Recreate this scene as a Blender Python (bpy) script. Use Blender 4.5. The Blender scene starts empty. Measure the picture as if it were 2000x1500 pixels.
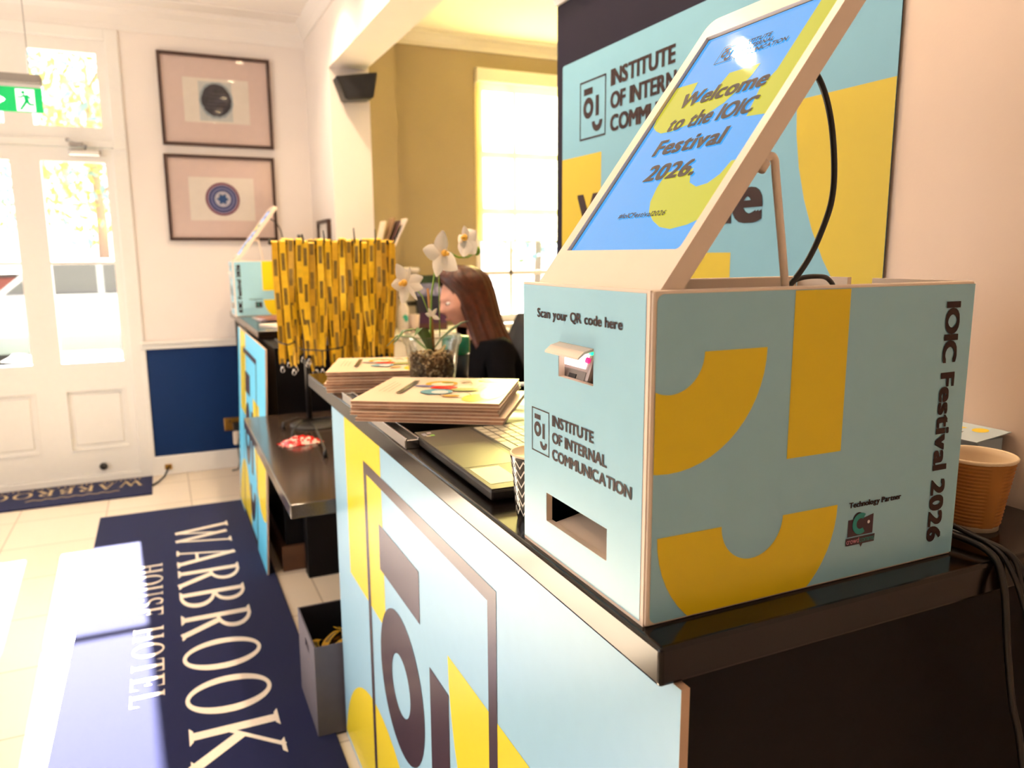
import bpy, bmesh, math, random
from mathutils import Vector, Matrix
from mathutils.geometry import tessellate_polygon
random.seed(7)
PI = math.pi
SC = bpy.context.scene
COL = SC.collection

# ------------------------------------------------------------------ camera, sky, sun, exposure
cam_d = bpy.data.cameras.new('camera')
cam = bpy.data.objects.new('camera', cam_d)
COL.objects.link(cam)
cam_d.sensor_width = 36.0
cam_d.lens = 1500.3 / 2000 * 36.0
cam_d.clip_start = 0.02
_y, _p, _r = math.radians(24.479), math.radians(9.658), math.radians(-0.388)
_f = Vector((math.sin(_y) * math.cos(_p), math.cos(_y) * math.cos(_p), -math.sin(_p)))
_rt = Vector((math.cos(_y), -math.sin(_y), 0))
_u = _rt.cross(_f)
_R = _rt * math.cos(_r) + _u * math.sin(_r)
_U = -_rt * math.sin(_r) + _u * math.cos(_r)
m = Matrix((_R, _U, -_f)).transposed().to_4x4()
m.translation = (0, 0, 1.45)
cam.matrix_world = m
cam_d.dof.use_dof = True
cam_d.dof.focus_distance = 0.98
cam_d.dof.aperture_fstop = 5.6
SC.camera = cam

world = bpy.data.worlds.new('sky')
SC.world = world
world.use_nodes = True
wn = world.node_tree.nodes
wn['Background'].inputs[0].default_value = (0.86, 0.94, 1.0, 1)
wn['Background'].inputs[1].default_value = 3.0

def lamp(name, kind, loc, energy, color, **k):
    d = bpy.data.lights.new(name, kind)
    d.energy = energy
    d.color = color
    for a, v in k.items():
        if a not in ('target',):
            setattr(d, a, v)
    o = bpy.data.objects.new(name, d)
    COL.objects.link(o)
    o.location = loc
    if 'target' in k:
        o.rotation_euler = (Vector(k['target']) - Vector(loc)).to_track_quat('-Z', 'Y').to_euler()
    return o

# low sun through the glazed door: travels along -Y with a slight drift to +X, 31 degrees high
lamp('sun', 'SUN', (0, 12, 8), 140.0, (1.0, 0.95, 0.86), angle=0.012, target=(0 + 0.0445 * 10, 2, 8 - 0.59 * 10))
# soft fill lights added from the side and rear, no windows stand there
lamp('side_fill', 'AREA', (-2.45, 2.4, 1.75), 45.0, (0.92, 0.96, 1.0), shape='RECTANGLE', size=2.4, size_y=1.9, target=(0.4, 2.6, 1.1))
lamp('rear_fill', 'AREA', (-0.9, -3.0, 1.9), 2.5, (1.0, 0.93, 0.84), shape='RECTANGLE', size=2.4, size_y=1.8, target=(-0.3, 3, 1.3))  # added rear fill with no opening behind it
SC.view_settings.view_transform = 'Standard'
SC.view_settings.look = 'None'
SC.view_settings.exposure = 0.15
SC.view_settings.gamma = 1.0
SC.view_settings.use_curve_mapping = False
SC.cycles.use_denoising = True
SC.cycles.max_bounces = 8
SC.cycles.transparent_max_bounces = 16
SC.cycles.sample_clamp_indirect = 6.0

# ------------------------------------------------------------------ materials
def lin(c):
    if isinstance(c, str):
        c = tuple(int(c[i:i + 2], 16) / 255 for i in (0, 2, 4))
    return tuple((x / 12.92 if x <= 0.04045 else ((x + 0.055) / 1.055) ** 2.4) for x in c) + (1,)

MATS = {}
def mat(name, col, rough=0.6, metal=0.0, spec=0.5, var=0.04, scale=30.0, bump=0.0, bscale=200.0, emit=0.0, coat=0.0, ecol=None):
    if name in MATS:
        return MATS[name]
    mt = bpy.data.materials.new(name)
    mt.use_nodes = True
    n, l = mt.node_tree.nodes, mt.node_tree.links
    b = n['Principled BSDF']
    c = lin(col)
    b.inputs['Roughness'].default_value = rough
    b.inputs['Metallic'].default_value = metal
    b.inputs['Specular IOR Level'].default_value = spec
    b.inputs['Coat Weight'].default_value = coat
    tc = n.new('ShaderNodeTexCoord')
    nz = n.new('ShaderNodeTexNoise')
    nz.inputs['Scale'].default_value = scale
    nz.inputs['Detail'].default_value = 4
    l.new(tc.outputs['Object'], nz.inputs['Vector'])
    rp = n.new('ShaderNodeValToRGB')
    rp.color_ramp.elements[0].color = tuple(x * (1 - var) for x in c[:3]) + (1,)
    rp.color_ramp.elements[1].color = tuple(min(1, x * (1 + var)) for x in c[:3]) + (1,)
    rp.color_ramp.elements[0].position = 0.3
    rp.color_ramp.elements[1].position = 0.7
    l.new(nz.outputs['Fac'], rp.inputs['Fac'])
    l.new(rp.outputs['Color'], b.inputs['Base Color'])
    if bump > 0:
        n2 = n.new('ShaderNodeTexNoise')
        n2.inputs['Scale'].default_value = bscale
        n2.inputs['Detail'].default_value = 3
        l.new(tc.outputs['Object'], n2.inputs['Vector'])
        bp = n.new('ShaderNodeBump')
        bp.inputs['Strength'].default_value = bump
        bp.inputs['Distance'].default_value = 0.004
        l.new(n2.outputs['Fac'], bp.inputs['Height'])
        l.new(bp.outputs['Normal'], b.inputs['Normal'])
    if emit > 0:
        b.inputs['Emission Color'].default_value = lin(ecol) if ecol else c
        b.inputs['Emission Strength'].default_value = emit
    MATS[name] = mt
    return mt

def glass_mat(name, tint=(1, 1, 1), gloss=0.08):
    mt = bpy.data.materials.new(name)
    mt.use_nodes = True
    n, l = mt.node_tree.nodes, mt.node_tree.links
    n.remove(n['Principled BSDF'])
    t = n.new('ShaderNodeBsdfTransparent')
    t.inputs[0].default_value = tint + (1,)
    g = n.new('ShaderNodeBsdfGlossy')
    g.inputs['Roughness'].default_value = 0.03
    fr = n.new('ShaderNodeFresnel')
    fr.inputs[0].default_value = 1.45
    mu = n.new('ShaderNodeMath')
    mu.operation = 'MULTIPLY'
    mu.inputs[1].default_value = gloss * 12
    mx = n.new('ShaderNodeMixShader')
    l.new(fr.outputs[0], mu.inputs[0])
    l.new(mu.outputs[0], mx.inputs[0])
    l.new(t.outputs[0], mx.inputs[1])
    l.new(g.outputs[0], mx.inputs[2])
    l.new(mx.outputs[0], n['Material Output'].inputs[0])
    MATS[name] = mt
    return mt

M_wall = mat('wall_paint', 'F4E9E1', 0.75, var=0.015, scale=3, bump=0.03)
M_ceil = mat('ceiling_paint', 'F3EBE4', 0.8, var=0.01, scale=2)
M_peach = mat('stub_wall_paint', 'E8CEBA', 0.75, var=0.015, scale=3, bump=0.05, bscale=120)
M_olive = mat('olive_paint', '9D8C6C', 0.7, var=0.02, scale=4, bump=0.03)
M_trim = mat('white_gloss_trim', 'F7F1EA', 0.35, var=0.01)
M_bluewall = mat('royal_blue_dado_paint', '01275A', 0.5, var=0.03, scale=5, spec=0.2)
M_navy = mat('navy_board', '1E1A2A', 0.6, spec=0.12, var=0.05, scale=6)
M_blue = mat('print_light_blue', 'A4D6E8', 0.26, var=0.01, spec=0.7)
M_yel = mat('print_yellow', 'F6D41C', 0.34, var=0.01)
M_ink = mat('print_dark_ink', '28100F', 0.45, var=0.03, spec=0.3)
M_pblue = mat('panel_light_blue', 'A6D2EA', 0.27, var=0.01)
M_pyel = mat('panel_yellow', 'F5DC33', 0.27, var=0.01)
M_pink = mat('panel_ink', '3C2B33', 0.27, var=0.03)
M_fblue = mat('far_panel_blue', '5CC4F0', 0.4, var=0.01)
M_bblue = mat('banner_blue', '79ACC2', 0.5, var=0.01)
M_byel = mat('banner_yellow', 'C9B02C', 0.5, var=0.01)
M_white = mat('kiosk_white_plastic', 'FBE3CD', 0.4, var=0.01, bump=0.04, bscale=500)
M_edge = mat('foam_board_edge', 'D9B598', 0.6)
M_granite = mat('black_granite', '0E0908', 0.16, var=0.6, scale=260, spec=0.34)
M_black = mat('black_laminate', '060508', 0.5, var=0.2, spec=0.18)
M_plinth = mat('brown_plinth', '5C3B25', 0.5, var=0.15, scale=14)
M_shelf = mat('low_shelf_top', '3C312B', 0.16, var=0.2, scale=200, spec=0.6)
M_steel = mat('polished_steel', 'D5D3D2', 0.22, metal=1.0)
M_brass = mat('brass', 'B58B45', 0.3, metal=1.0)
M_grey = mat('grey_plastic', '8C8580', 0.5)
M_dgrey = mat('dark_grey_plastic', '2A2724', 0.42, var=0.05)
M_blk = mat('black_plastic', '0C0B0D', 0.45, var=0.1)
M_rub = mat('black_cable', '090808', 0.4, var=0.1)
M_paper = mat('white_paper', 'F3E4D2', 0.45, var=0.02)
M_page = mat('page_edges_shaded', 'A87F66', 0.8, var=0.18, scale=60)  # brown tone carries the shade on the stacked pages
M_gloss = mat('gloss_cover', 'F2D8BC', 0.22, var=0.01)
M_frame = mat('dark_brown_frame', '3A2117', 0.45, var=0.15, scale=20)
M_mount = mat('pink_mount', 'F0D6CC', 0.7, var=0.02)
M_art = mat('cream_print', 'FDF1E4', 0.6, var=0.02)
M_green = mat('leaf_green', '3F5F2C', 0.35, var=0.25, scale=20)
M_stem = mat('stem_brown', '8A5A22', 0.5, var=0.15)
M_bud = mat('bud_green', '6C8A28', 0.4, var=0.15)
M_petal = mat('white_petal', 'F8EADB', 0.5, var=0.03)
M_lip = mat('yellow_lip', 'DFA63A', 0.5, var=0.1)
M_root = mat('pale_root', 'C9AE7E', 0.6, var=0.15)
M_lan = mat('lanyard_yellow', 'DDB016', 0.55, var=0.12, scale=40)
M_lans = [M_lan, mat('lanyard_shade', 'C99A12', 0.55, var=0.12, scale=40), mat('lanyard_deep_shade', 'B08510', 0.55, var=0.12, scale=40)]  # browner yellows put shade and gaps between straps into the colour
M_lanink = mat('lanyard_black_print', '6E5614', 0.6, var=0.3)
M_red = mat('red_wrapper', 'D31C1E', 0.3, var=0.15)
M_skin = mat('skin', 'D29A84', 0.5, var=0.05)
M_hair = mat('auburn_hair', '40190B', 0.42, var=0.45, scale=45)
M_jacket = mat('black_jacket', '07070B', 0.9, var=0.2, spec=0.1)
M_kraft = mat('kraft_ripple', 'A66A26', 0.7, var=0.06)
M_cup = mat('cup_paper', 'F0D7B4', 0.6, var=0.02)
M_silver = mat('silver_keys', 'B8B099', 0.4, metal=0.3)
M_lap = mat('laptop_shell', '3E372C', 0.42, metal=0.35, var=0.05)
M_boxgrey = mat('grey_card', '5B5660', 0.7, var=0.05)
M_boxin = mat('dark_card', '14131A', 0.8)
M_glass = glass_mat('window_glass')
M_potglass = glass_mat('clear_pot', (0.97, 0.98, 0.975), 0.045)
M_picglass = glass_mat('picture_glass', (1, 1, 1), 0.05)

# ------------------------------------------------------------------ mesh building
class MB:
    def __init__(s):
        s.v, s.f, s.mi, s.sm, s.mats = [], [], [], [], []
    def m(s, material):
        if material not in s.mats:
            s.mats.append(material)
        return s.mats.index(material)
    def raw(s, vs, fs, material, smooth=False, M=None):
        k = len(s.v)
        i = s.m(material)
        for v in vs:
            v = Vector(v)
            s.v.append(M @ v if M else v)
        for f in fs:
            s.f.append([k + a for a in f])
            s.mi.append(i)
            s.sm.append(smooth)
    def bm(s, b, material, smooth=False, M=None):
        b.verts.index_update()
        s.raw([v.co.copy() for v in b.verts], [[v.index for v in f.verts] for f in b.faces], material, smooth, M)
        b.free()
    def box(s, x0, x1, y0, y1, z0, z1, material, bev=0.0, M=None, seg=2):
        b = bmesh.new()
        bmesh.ops.create_cube(b, size=1)
        for v in b.verts:
            v.co = Vector(((x0 + x1) / 2 + v.co.x * (x1 - x0), (y0 + y1) / 2 + v.co.y * (y1 - y0), (z0 + z1) / 2 + v.co.z * (z1 - z0)))
        if bev > 0:
            bmesh.ops.bevel(b, geom=list(b.edges), offset=bev, segments=seg, affect='EDGES', profile=0.5)
        s.bm(b, material, False, M)
    def poly(s, pts2, org, U, V, material, thick=0.0, holes=()):
        """flat polygon (with holes) in the plane org + u*U + v*V, optionally thickened along -(UxV)"""
        org, U, V = Vector(org), Vector(U), Vector(V)
        loops = [list(pts2)] + [list(h) for h in holes]
        tri = tessellate_polygon([[Vector((a, b, 0)) for a, b in lp] for lp in loops])
        flat = [p for lp in loops for p in lp]
        P = [org + U * a + V * b for a, b in flat]
        N = U.cross(V).normalized()
        fs = []
        for t in tri:
            a, b, c = t
            cr = (flat[b][0] - flat[a][0]) * (flat[c][1] - flat[a][1]) - (flat[b][1] - flat[a][1]) * (flat[c][0] - flat[a][0])
            fs.append((a, b, c) if cr > 0 else (a, c, b))
        if thick == 0:
            s.raw(P, fs, material)
            return
        n = len(P)
        back = [p - N * thick for p in P]
        fs2 = fs + [(c + n, b + n, a + n) for a, b, c in fs]
        k = 0
        for lp in loops:
            q = len(lp)
            for i in range(q):
                a, b = k + i, k + (i + 1) % q
                fs2.append((a, b, b + n, a + n))
            k += q
        s.raw(P + back, fs2, material)
    def tube(s, pts, r, material, seg=8, caps=True, smooth=True):
        pts = [Vector(p) for p in pts]
        n = len(pts)
        rs = r if isinstance(r, (list, tuple)) else [r] * n
        vs, fs = [], []
        up = None
        for i, p in enumerate(pts):
            d = (pts[min(i + 1, n - 1)] - pts[max(i - 1, 0)]).normalized()
            if up is None:
                up = Vector((0, 0, 1)) if abs(d.z) < 0.9 else Vector((1, 0, 0))
            x = d.cross(up)
            if x.length < 1e-6:
                x = d.orthogonal()
            x.normalize()
            y = d.cross(x).normalized()
            up = -y if y.dot(up) < 0 else y
            y = up
            x = y.cross(d).normalized()
            for k in range(seg):
                a = 2 * PI * k / seg
                vs.append(p + (x * math.cos(a) + y * math.sin(a)) * rs[i])
        for i in range(n - 1):
            for k in range(seg):
                a, b = i * seg + k, i * seg + (k + 1) % seg
                fs.append((a, b, b + seg, a + seg))
        if caps:
            fs.append(tuple(range(seg))[::-1])
            fs.append(tuple((n - 1) * seg + k for k in range(seg)))
        s.raw(vs, fs, material, smooth)
    def lathe(s, prof, cx, cy, material, seg=32, smooth=True, z0=0.0, M=None, caps=True):
        vs, fs = [], []
        n = len(prof)
        for r, z in prof:
            for k in range(seg):
                a = 2 * PI * k / seg
                vs.append((cx + r * math.cos(a), cy + r * math.sin(a), z0 + z))
        for i in range(n - 1):
            for k in range(seg):
                a, b = i * seg + k, i * seg + (k + 1) % seg
                fs.append((a, b, b + seg, a + seg))
        if caps and prof[0][0] > 0:
            fs.append(tuple(range(seg))[::-1])
        if caps and prof[-1][0] > 0:
            fs.append(tuple((n - 1) * seg + k for k in range(seg)))
        s.raw(vs, fs, material, smooth, M)
    def ball(s, c, r, material, M=None, sub=2, jitter=0.0):
        b = bmesh.new()
        bmesh.ops.create_icosphere(b, subdivisions=sub, radius=1)
        rr = r if isinstance(r, (tuple, list)) else (r, r, r)
        for v in b.verts:
            k = 1 + random.uniform(-jitter, jitter)
            v.co = Vector((c[0] + v.co.x * rr[0] * k, c[1] + v.co.y * rr[1] * k, c[2] + v.co.z * rr[2] * k))
        s.bm(b, material, True, M)
    def build(s, name, parent=None, loc=None):
        me = bpy.data.meshes.new(name)
        off = Vector(loc) if loc else Vector((0, 0, 0))
        if parent is not None and loc is None:
            off = Vector(parent.location)
        me.from_pydata([v - off for v in s.v], [], s.f)
        for mt in s.mats:
            me.materials.append(mt)
        me.polygons.foreach_set('material_index', s.mi)
        me.polygons.foreach_set('use_smooth', s.sm)
        me.update()
        o = bpy.data.objects.new(name, me)
        COL.objects.link(o)
        if parent is not None:
            o.parent = parent
            if loc is not None:
                o.location = off - Vector(parent.location)
        else:
            o.location = off
        return o

def smooth(pts, k=6):
    P, out = [Vector(a) for a in pts], []
    for i in range(len(P) - 1):
        p0, p1, p2, p3 = P[max(i - 1, 0)], P[i], P[i + 1], P[min(i + 2, len(P) - 1)]
        for j in range(k):
            u = j / k
            out.append(.5 * ((2 * p1) + (-p0 + p2) * u + (2 * p0 - 5 * p1 + 4 * p2 - p3) * u * u + (-p0 + 3 * p1 - 3 * p2 + p3) * u ** 3))
    return out + [P[-1]]
def tag(o, label=None, cat=None, group=None, kind=None):
    if label: o['label'] = label
    if cat: o['category'] = cat
    if group: o['group'] = group
    if kind: o['kind'] = kind
    return o
def thing(name, label, cat, loc=(0, 0, 0), group=None):
    o = bpy.data.objects.new(name, None)
    o.empty_display_size = 0.05
    COL.objects.link(o)
    o.location = loc
    return tag(o, label, cat, group)
def struct(mb, name, parent=None, label=None):
    o = mb.build(name, parent)
    if parent is None:
        o['kind'] = 'structure'
        o['category'] = name.split('_')[0]
        o['label'] = label or name.replace('_', ' ')
    elif label:
        o['label'] = label
    return o
def copy_tree(o, parent=None):
    c = o.copy()
    COL.objects.link(c)
    if parent is not None:
        c.parent = parent
    for ch in list(o.children):
        copy_tree(ch, c)
    return c

_TX = {}
def text_geo(st):
    if st in _TX:
        return _TX[st]
    cu = bpy.data.curves.new('lettering', 'FONT')
    cu.body = st
    cu.size = 1.0
    cu.resolution_u = 4
    o = bpy.data.objects.new('lettering', cu)
    COL.objects.link(o)
    bpy.context.view_layer.update()
    me = bpy.data.meshes.new_from_object(o.evaluated_get(bpy.context.evaluated_depsgraph_get()))
    vs = [(v.co.x, v.co.y) for v in me.vertices]
    fs = [tuple(p.vertices) for p in me.polygons]
    bpy.data.objects.remove(o)
    bpy.data.curves.remove(cu)
    bpy.data.meshes.remove(me)
    _TX[st] = (vs, fs)
    return _TX[st]
def text(mb, st, org, U, V, width, cap, material, bold=0.03, slant=0.0):
    """lettering whose left baseline corner is org; fitted to the given width and capital height.
    Heavier weights are struck several times around a small circle so that strokes thicken evenly."""
    org, U, V = Vector(org), Vector(U), Vector(V)
    hv, _ = text_geo('H')
    hh = max(v[1] for v in hv) - min(v[1] for v in hv)
    sp = bold * 1.3                                   # extra tracking for heavy weights
    cx, glyphs = 0.0, []
    for ch in st:
        if ch == ' ':
            cx += 0.31
            continue
        vs, fs = text_geo(ch)
        x0, x1 = min(v[0] for v in vs), max(v[0] for v in vs)
        glyphs.append((cx - x0, vs, fs))
        lsb = 0.05
        cx += x1 - x0 + lsb + sp
    tot = cx - 0.05 - sp + 2 * bold
    sx, sy = width / tot, cap / (hh + 2 * bold)
    offs = [(0, 0)] if bold <= 0 else [(bold * a * 1.2, bold * b_ * .55) for a in (-1, 0, 1) for b_ in (-1, 0, 1) if a or b_]
    lift = U.cross(V) * 4e-5
    for g, (dx, vs, fs) in enumerate(glyphs):
        for kk, (ox, oy) in enumerate(offs):
            P = []
            for x, y in vs:
                a, b = (x + dx + ox + bold) * sx, (y + oy + bold) * sy
                P.append(org + lift * kk + U * (a + slant * b) + V * b)
            mb.raw(P, fs, material)

def arc(cx, cy, r, a0, a1, n=28):
    return [(cx + r * math.cos(math.radians(a0 + (a1 - a0) * i / n)), cy + r * math.sin(math.radians(a0 + (a1 - a0) * i / n))) for i in range(n + 1)]
def clip(pts, axis, lim, keep_greater):
    out = []
    for i in range(len(pts)):
        a, b = pts[i], pts[(i + 1) % len(pts)]
        ia = (a[axis] >= lim) == keep_greater or a[axis] == lim
        ib = (b[axis] >= lim) == keep_greater or b[axis] == lim
        if ia: out.append(a)
        if ia != ib and abs(b[axis] - a[axis]) > 1e-9:
            t = (lim - a[axis]) / (b[axis] - a[axis])
            out.append((a[0] + (b[0] - a[0]) * t, a[1] + (b[1] - a[1]) * t))
    return out
def rect(x0, x1, y0, y1):
    return [(x0, y0), (x1, y0), (x1, y1), (x0, y1)]
def smile(cx, cy, R, r):
    return arc(cx, cy, R, 180, 360) + arc(cx, cy, r, 360, 180)
def logo(mb, u0, u1, v0, v1, org, U, V, material, line=0.012):
    """square outlined face mark: bar, ring, stroke and smile"""
    w, h = u1 - u0, v1 - v0
    t = line * w / 0.3
    mb.poly(rect(u0, u1, v0, v1), org, U, V, material, holes=[rect(u0 + t, u1 - t, v0 + t, v1 - t)])
    mb.poly(rect(u0 + .16 * w, u0 + .50 * w, v0 + .755 * h, v0 + .865 * h), org, U, V, material)
    c = (u0 + .335 * w, v0 + .53 * h)
    mb.poly(arc(c[0], c[1], .20 * w, 0, 354, 30), org, U, V, material, holes=[arc(c[0], c[1], .09 * w, 0, 350, 24)])
    mb.poly(rect(u0 + .62 * w, u0 + .74 * w, v0 + .36 * h, v0 + .70 * h), org, U, V, material)
    mb.poly(smile(u0 + .68 * w, v0 + .28 * h, .20 * w, .085 * w), org, U, V, material)

XN = Vector((0, -1, 0)); ZP = Vector((0, 0, 1)); XP = Vector((1, 0, 0))

# ================================================================== SETTING
CT = 1.0846          # counter height
YW = 5.51            # wall with the entrance door
CE = 2.93

# floor: large cream tiles
mt = bpy.data.materials.new('cream_floor_tile')
mt.use_nodes = True
n, l = mt.node_tree.nodes, mt.node_tree.links
b = n['Principled BSDF']
tc = n.new('ShaderNodeTexCoord'); br = n.new('ShaderNodeTexBrick')
br.offset = 0.0
br.inputs['Color1'].default_value = lin('F3E2CC'); br.inputs['Color2'].default_value = lin('EFDCC4')
br.inputs['Mortar'].default_value = lin('C9B39A'); br.inputs['Scale'].default_value = 1.0
br.inputs['Mortar Size'].default_value = 0.004; br.inputs['Brick Width'].default_value = 0.45; br.inputs['Row Height'].default_value = 0.45
mp = n.new('ShaderNodeMapping'); mp.inputs['Location'].default_value = (0.37, 0.12, 0)
l.new(tc.outputs['Object'], mp.inputs['Vector']); l.new(mp.outputs[0], br.inputs['Vector'])
l.new(br.outputs['Color'], b.inputs['Base Color']); b.inputs['Roughness'].default_value = 0.28
q = MB(); q.box(-3.0, 4.2, -3.6, YW + 0.12, -0.08, 0.0, mt); struct(q, 'floor', label='cream tiled hall floor')

q = MB(); q.box(-3.0, 1.0, -3.6, YW, CE, CE + .1, M_ceil); q.box(1.0, 4.2, -3.6, YW, 2.995, 3.095, M_ceil)
struct(q, 'ceiling', label='plain white ceiling over the hall and office')

DX0, DX1 = -1.235, -0.138
q = MB()
q.box(-3.0, DX0, YW, YW + .12, 0, CE + .1, M_wall)
q.box(DX1, 1.21, YW, YW + .12, 0, CE + .1, M_wall)
q.box(DX0, DX1, YW, YW + .12, 2.795, CE + .1, M_wall)
struct(q, 'wall_back', label='white hall wall with the entrance door')
WX0, WX1, WZ0, WZ1 = 2.22, 3.16, 0.92, 2.76
q = MB()
q.box(1.21, WX0, YW, YW + .12, 0, 3.095, M_olive); q.box(WX1, 4.2, YW, YW + .12, 0, 3.095, M_olive)
q.box(WX0, WX1, YW, YW + .12, WZ1, 3.095, M_olive); q.box(WX0, WX1, YW, YW + .12, 0, WZ0, M_olive)
q.box(1.237, 1.565, 5.32, YW, 0, 2.995, M_olive)
struct(q, 'wall_office', label='olive painted office wall around the blind window')
q = MB(); q.box(-3.1, -3.0, -3.6, YW + .12, 0, CE + .1, M_wall); struct(q, 'wall_left', label='white hall wall opposite the counter')
q = MB(); q.box(-3.1, 4.2, -3.7, -3.6, 0, 3.095, M_wall); struct(q, 'wall_rear', label='white hall wall at the rear')
q = MB(); q.box(4.2, 4.3, -3.7, YW + .12, 0, 3.095, M_olive); struct(q, 'wall_far', label='olive office side wall')
q = MB(); q.box(1.1, 1.26, -3.6, 2.075, 0, 2.995, M_peach); struct(q, 'wall_right', label='peach white wall behind the check in kiosk')
q = MB(); q.box(1.0, 1.237, 4.753, YW, 0, 2.995, M_wall)
q.box(1.0, 1.215, -3.6, 4.753, 2.53, 2.995, M_wall)
struct(q, 'wall_pier', label='white pier carrying the ceiling beam')
# cove on top of the stub wall
q = MB()
q.poly([(0, 2.143), (-.012, 2.143), (-.02, 2.165), (-.05, 2.215), (-.075, 2.24), (-.075, 2.53), (0, 2.53)], (1.1, 2.078, 0), (1, 0, 0), (0, 0, 1), M_trim, thick=-3.0)
struct(q, 'trim_1', label='white cove moulding above the navy board')
# ceiling mouldings in the hall
q = MB()
q.poly([(0, 2.80), (0.012, 2.80), (0.02, 2.83), (0.05, 2.88), (0.09, 2.905), (0.10, CE), (0, CE)], (-3.0, YW, 0), (0, -1, 0), (0, 0, 1), M_ceil, thick=4.0)
q.box(-3.0, 1.0, 5.20, 5.22, CE - .012, CE, M_ceil, 0.004)
q.poly([(0, 2.84), (0.012, 2.84), (0.03, 2.88), (0.07, CE), (0, CE)], (1.0, -3.6, 0), (-1, 0, 0), (0, 0, 1), M_ceil, thick=-9.1)
struct(q, 'trim_2', label='white ceiling cornice along the hall')
q = MB()
q.poly([(0, 2.905), (0.012, 2.905), (0.02, 2.93), (0.06, 2.965), (0.10, 2.975), (0.105, 2.995), (0, 2.995)], (1.565, YW, 0), (0, -1, 0), (0, 0, 1), M_trim, thick=2.63)
struct(q, 'trim_3', label='cream cornice above the olive wall')
# dado rail, blue dado, skirting
q = MB(); q.box(-.137, 1.0, YW - .03, YW, .848, .882, M_trim, .006); q.box(-.137, 1.0, YW - .045, YW, .882, .898, M_trim, .005)
struct(q, 'trim_4', label='white dado rail above the blue panel')
q = MB(); q.box(-.109, 1.0, YW - .006, YW, .13, .848, M_bluewall); q.box(-.137, -.109, YW - .022, YW, .13, .848, M_trim, .004)
struct(q, 'trim_5', label='royal blue dado panel beside the door')
q = MB(); q.box(-.137, 1.0, YW - .022, YW, 0, .13, M_trim, .005); struct(q, 'baseboard_back', label='white skirting board under the blue dado')

# entrance door with transom
t = tag(bpy.data.objects.new('door_1', None), 'white glazed entrance door with transom light', 'door', kind='structure')
COL.objects.link(t); t.location = (-.67, YW, 0)
q = MB()
for a, b_ in ((DX0 - .03, DX0 + .05), (-.200, -.138 + .022)):
    q.box(a, b_, YW - .02, YW + .11, 0, 2.10, M_trim, .004)
for a, b_ in ((DX0 - .03, DX0 + .05), (-.190, -.138 + .022)):
    q.box(a, b_, YW - .0195, YW + .109, 2.10, 2.80, M_trim, .004)
q.box(DX0 + .05, -.190, YW - .02, YW + .11, 2.735, 2.80, M_trim, .004)
q.box(DX0 + .05, -.190, YW - .012, YW + .11, 2.106, 2.15, M_trim, .004)
q.box(DX0 + .05, -.200, YW - .012, YW + .11, .001, .044, M_trim, .003)
struct(q, 'door_frame', t)
def framed(q, x0, x1, z0, z1, ox0, ox1, oz0, oz1, y0, y1, material):
    q.box(x0, ox0, y0, y1, z0, z1, material); q.box(ox1, x1, y0, y1, z0, z1, material)
    q.box(ox0, ox1, y0, y1, z0, oz0, material); q.box(ox0, ox1, y0, y1, oz1, z1, material)
# leaf
q = MB()
lx0, lx1 = -1.183, -.162
ya, yb = YW + .004, YW + .048
PX = [(-1.095, -.751), (-.592, -.245)]
xs = [lx0, PX[0][0], PX[0][1], PX[1][0], PX[1][1], lx1]
for k in (0, 2, 4):
    q.box(xs[k], xs[k + 1], ya, yb, .047, 2.101, M_trim)
for (a, b_) in PX:
    q.box(a, b_, ya, yb, 2.018, 2.101, M_trim); q.box(a, b_, ya, yb, .615, .787, M_trim)
    q.box(a, b_, ya, yb, .047, .214, M_trim); q.box(a, b_, ya + .018, yb - .01, .214, .615, M_trim)
    q.box(a + .035, b_ - .035, ya + .008, yb - .02, .249, .58, M_trim, .008)
    framed(q, a, b_, .214, .615, a + .012, b_ - .012, .226, .603, ya - .005, ya + .02, M_trim)
    q.box(a, b_, ya + .012, yb - .008, 1.398, 1.42, M_trim, .003)
struct(q, 'door_leaf', t)
for (a, b_) in PX:
    for z0, z1 in ((.787, 1.398), (1.42, 2.018)):
        q = MB(); q.box(a, b_, ya + .022, ya + .026, z0, z1, M_glass); struct(q, 'glass_pane', t)
q = MB()
framed(q, -.68, -.190, 2.15, 2.735, -.605, -.245, 2.225, 2.66, YW + .012, YW + .05, M_trim)
framed(q, DX0 + .05, -.68, 2.15, 2.735, -1.115, -.755, 2.225, 2.66, YW + .012, YW + .05, M_trim)
struct(q, 'transom_frame', t)
for a, b_ in ((-.605, -.245), (-1.115, -.755)):
    q = MB(); q.box(a, b_, YW + .03, YW + .034, 2.225, 2.66, M_glass); struct(q, 'glass_pane', t)
q = MB()
q.box(-.437, -.262, YW - .05, YW + .004, 2.050, 2.088, M_steel, .006); q.box(-.428, -.272, YW - .052, YW - .03, 2.056, 2.08, M_trim, .004)
q.tube([(-.345, YW - .03, 2.092), (-.335, YW - .05, 2.105), (-.395, YW - .06, 2.122), (-.43, YW - .045, 2.136)], .008, M_steel, 8)
q.box(-.425, -.35, YW - .075, YW - .035, 2.100, 2.128, M_grey, .008); q.ball((-.434, YW - .03, 2.142), .012, M_grey)
struct(q, 'door_closer', t, 'silver overhead closer')
q = MB(); q.lathe([(.012, 0), (.012, .02), (.022, .022), (.024, .03), (.0, .036)], 0, 0, M_dgrey, 16, M=Matrix.Translation((-.414, YW + .004, .107)) @ Matrix.Rotation(PI / 2, 4, 'X'))
struct(q, 'door_stop', t, 'small dark round door stop')
q = MB()
for z in (.35, 1.82): q.box(-.168, -.156, YW - .012, YW + .004, z, z + .09, M_steel, .003)
struct(q, 'hinge', t)

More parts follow.
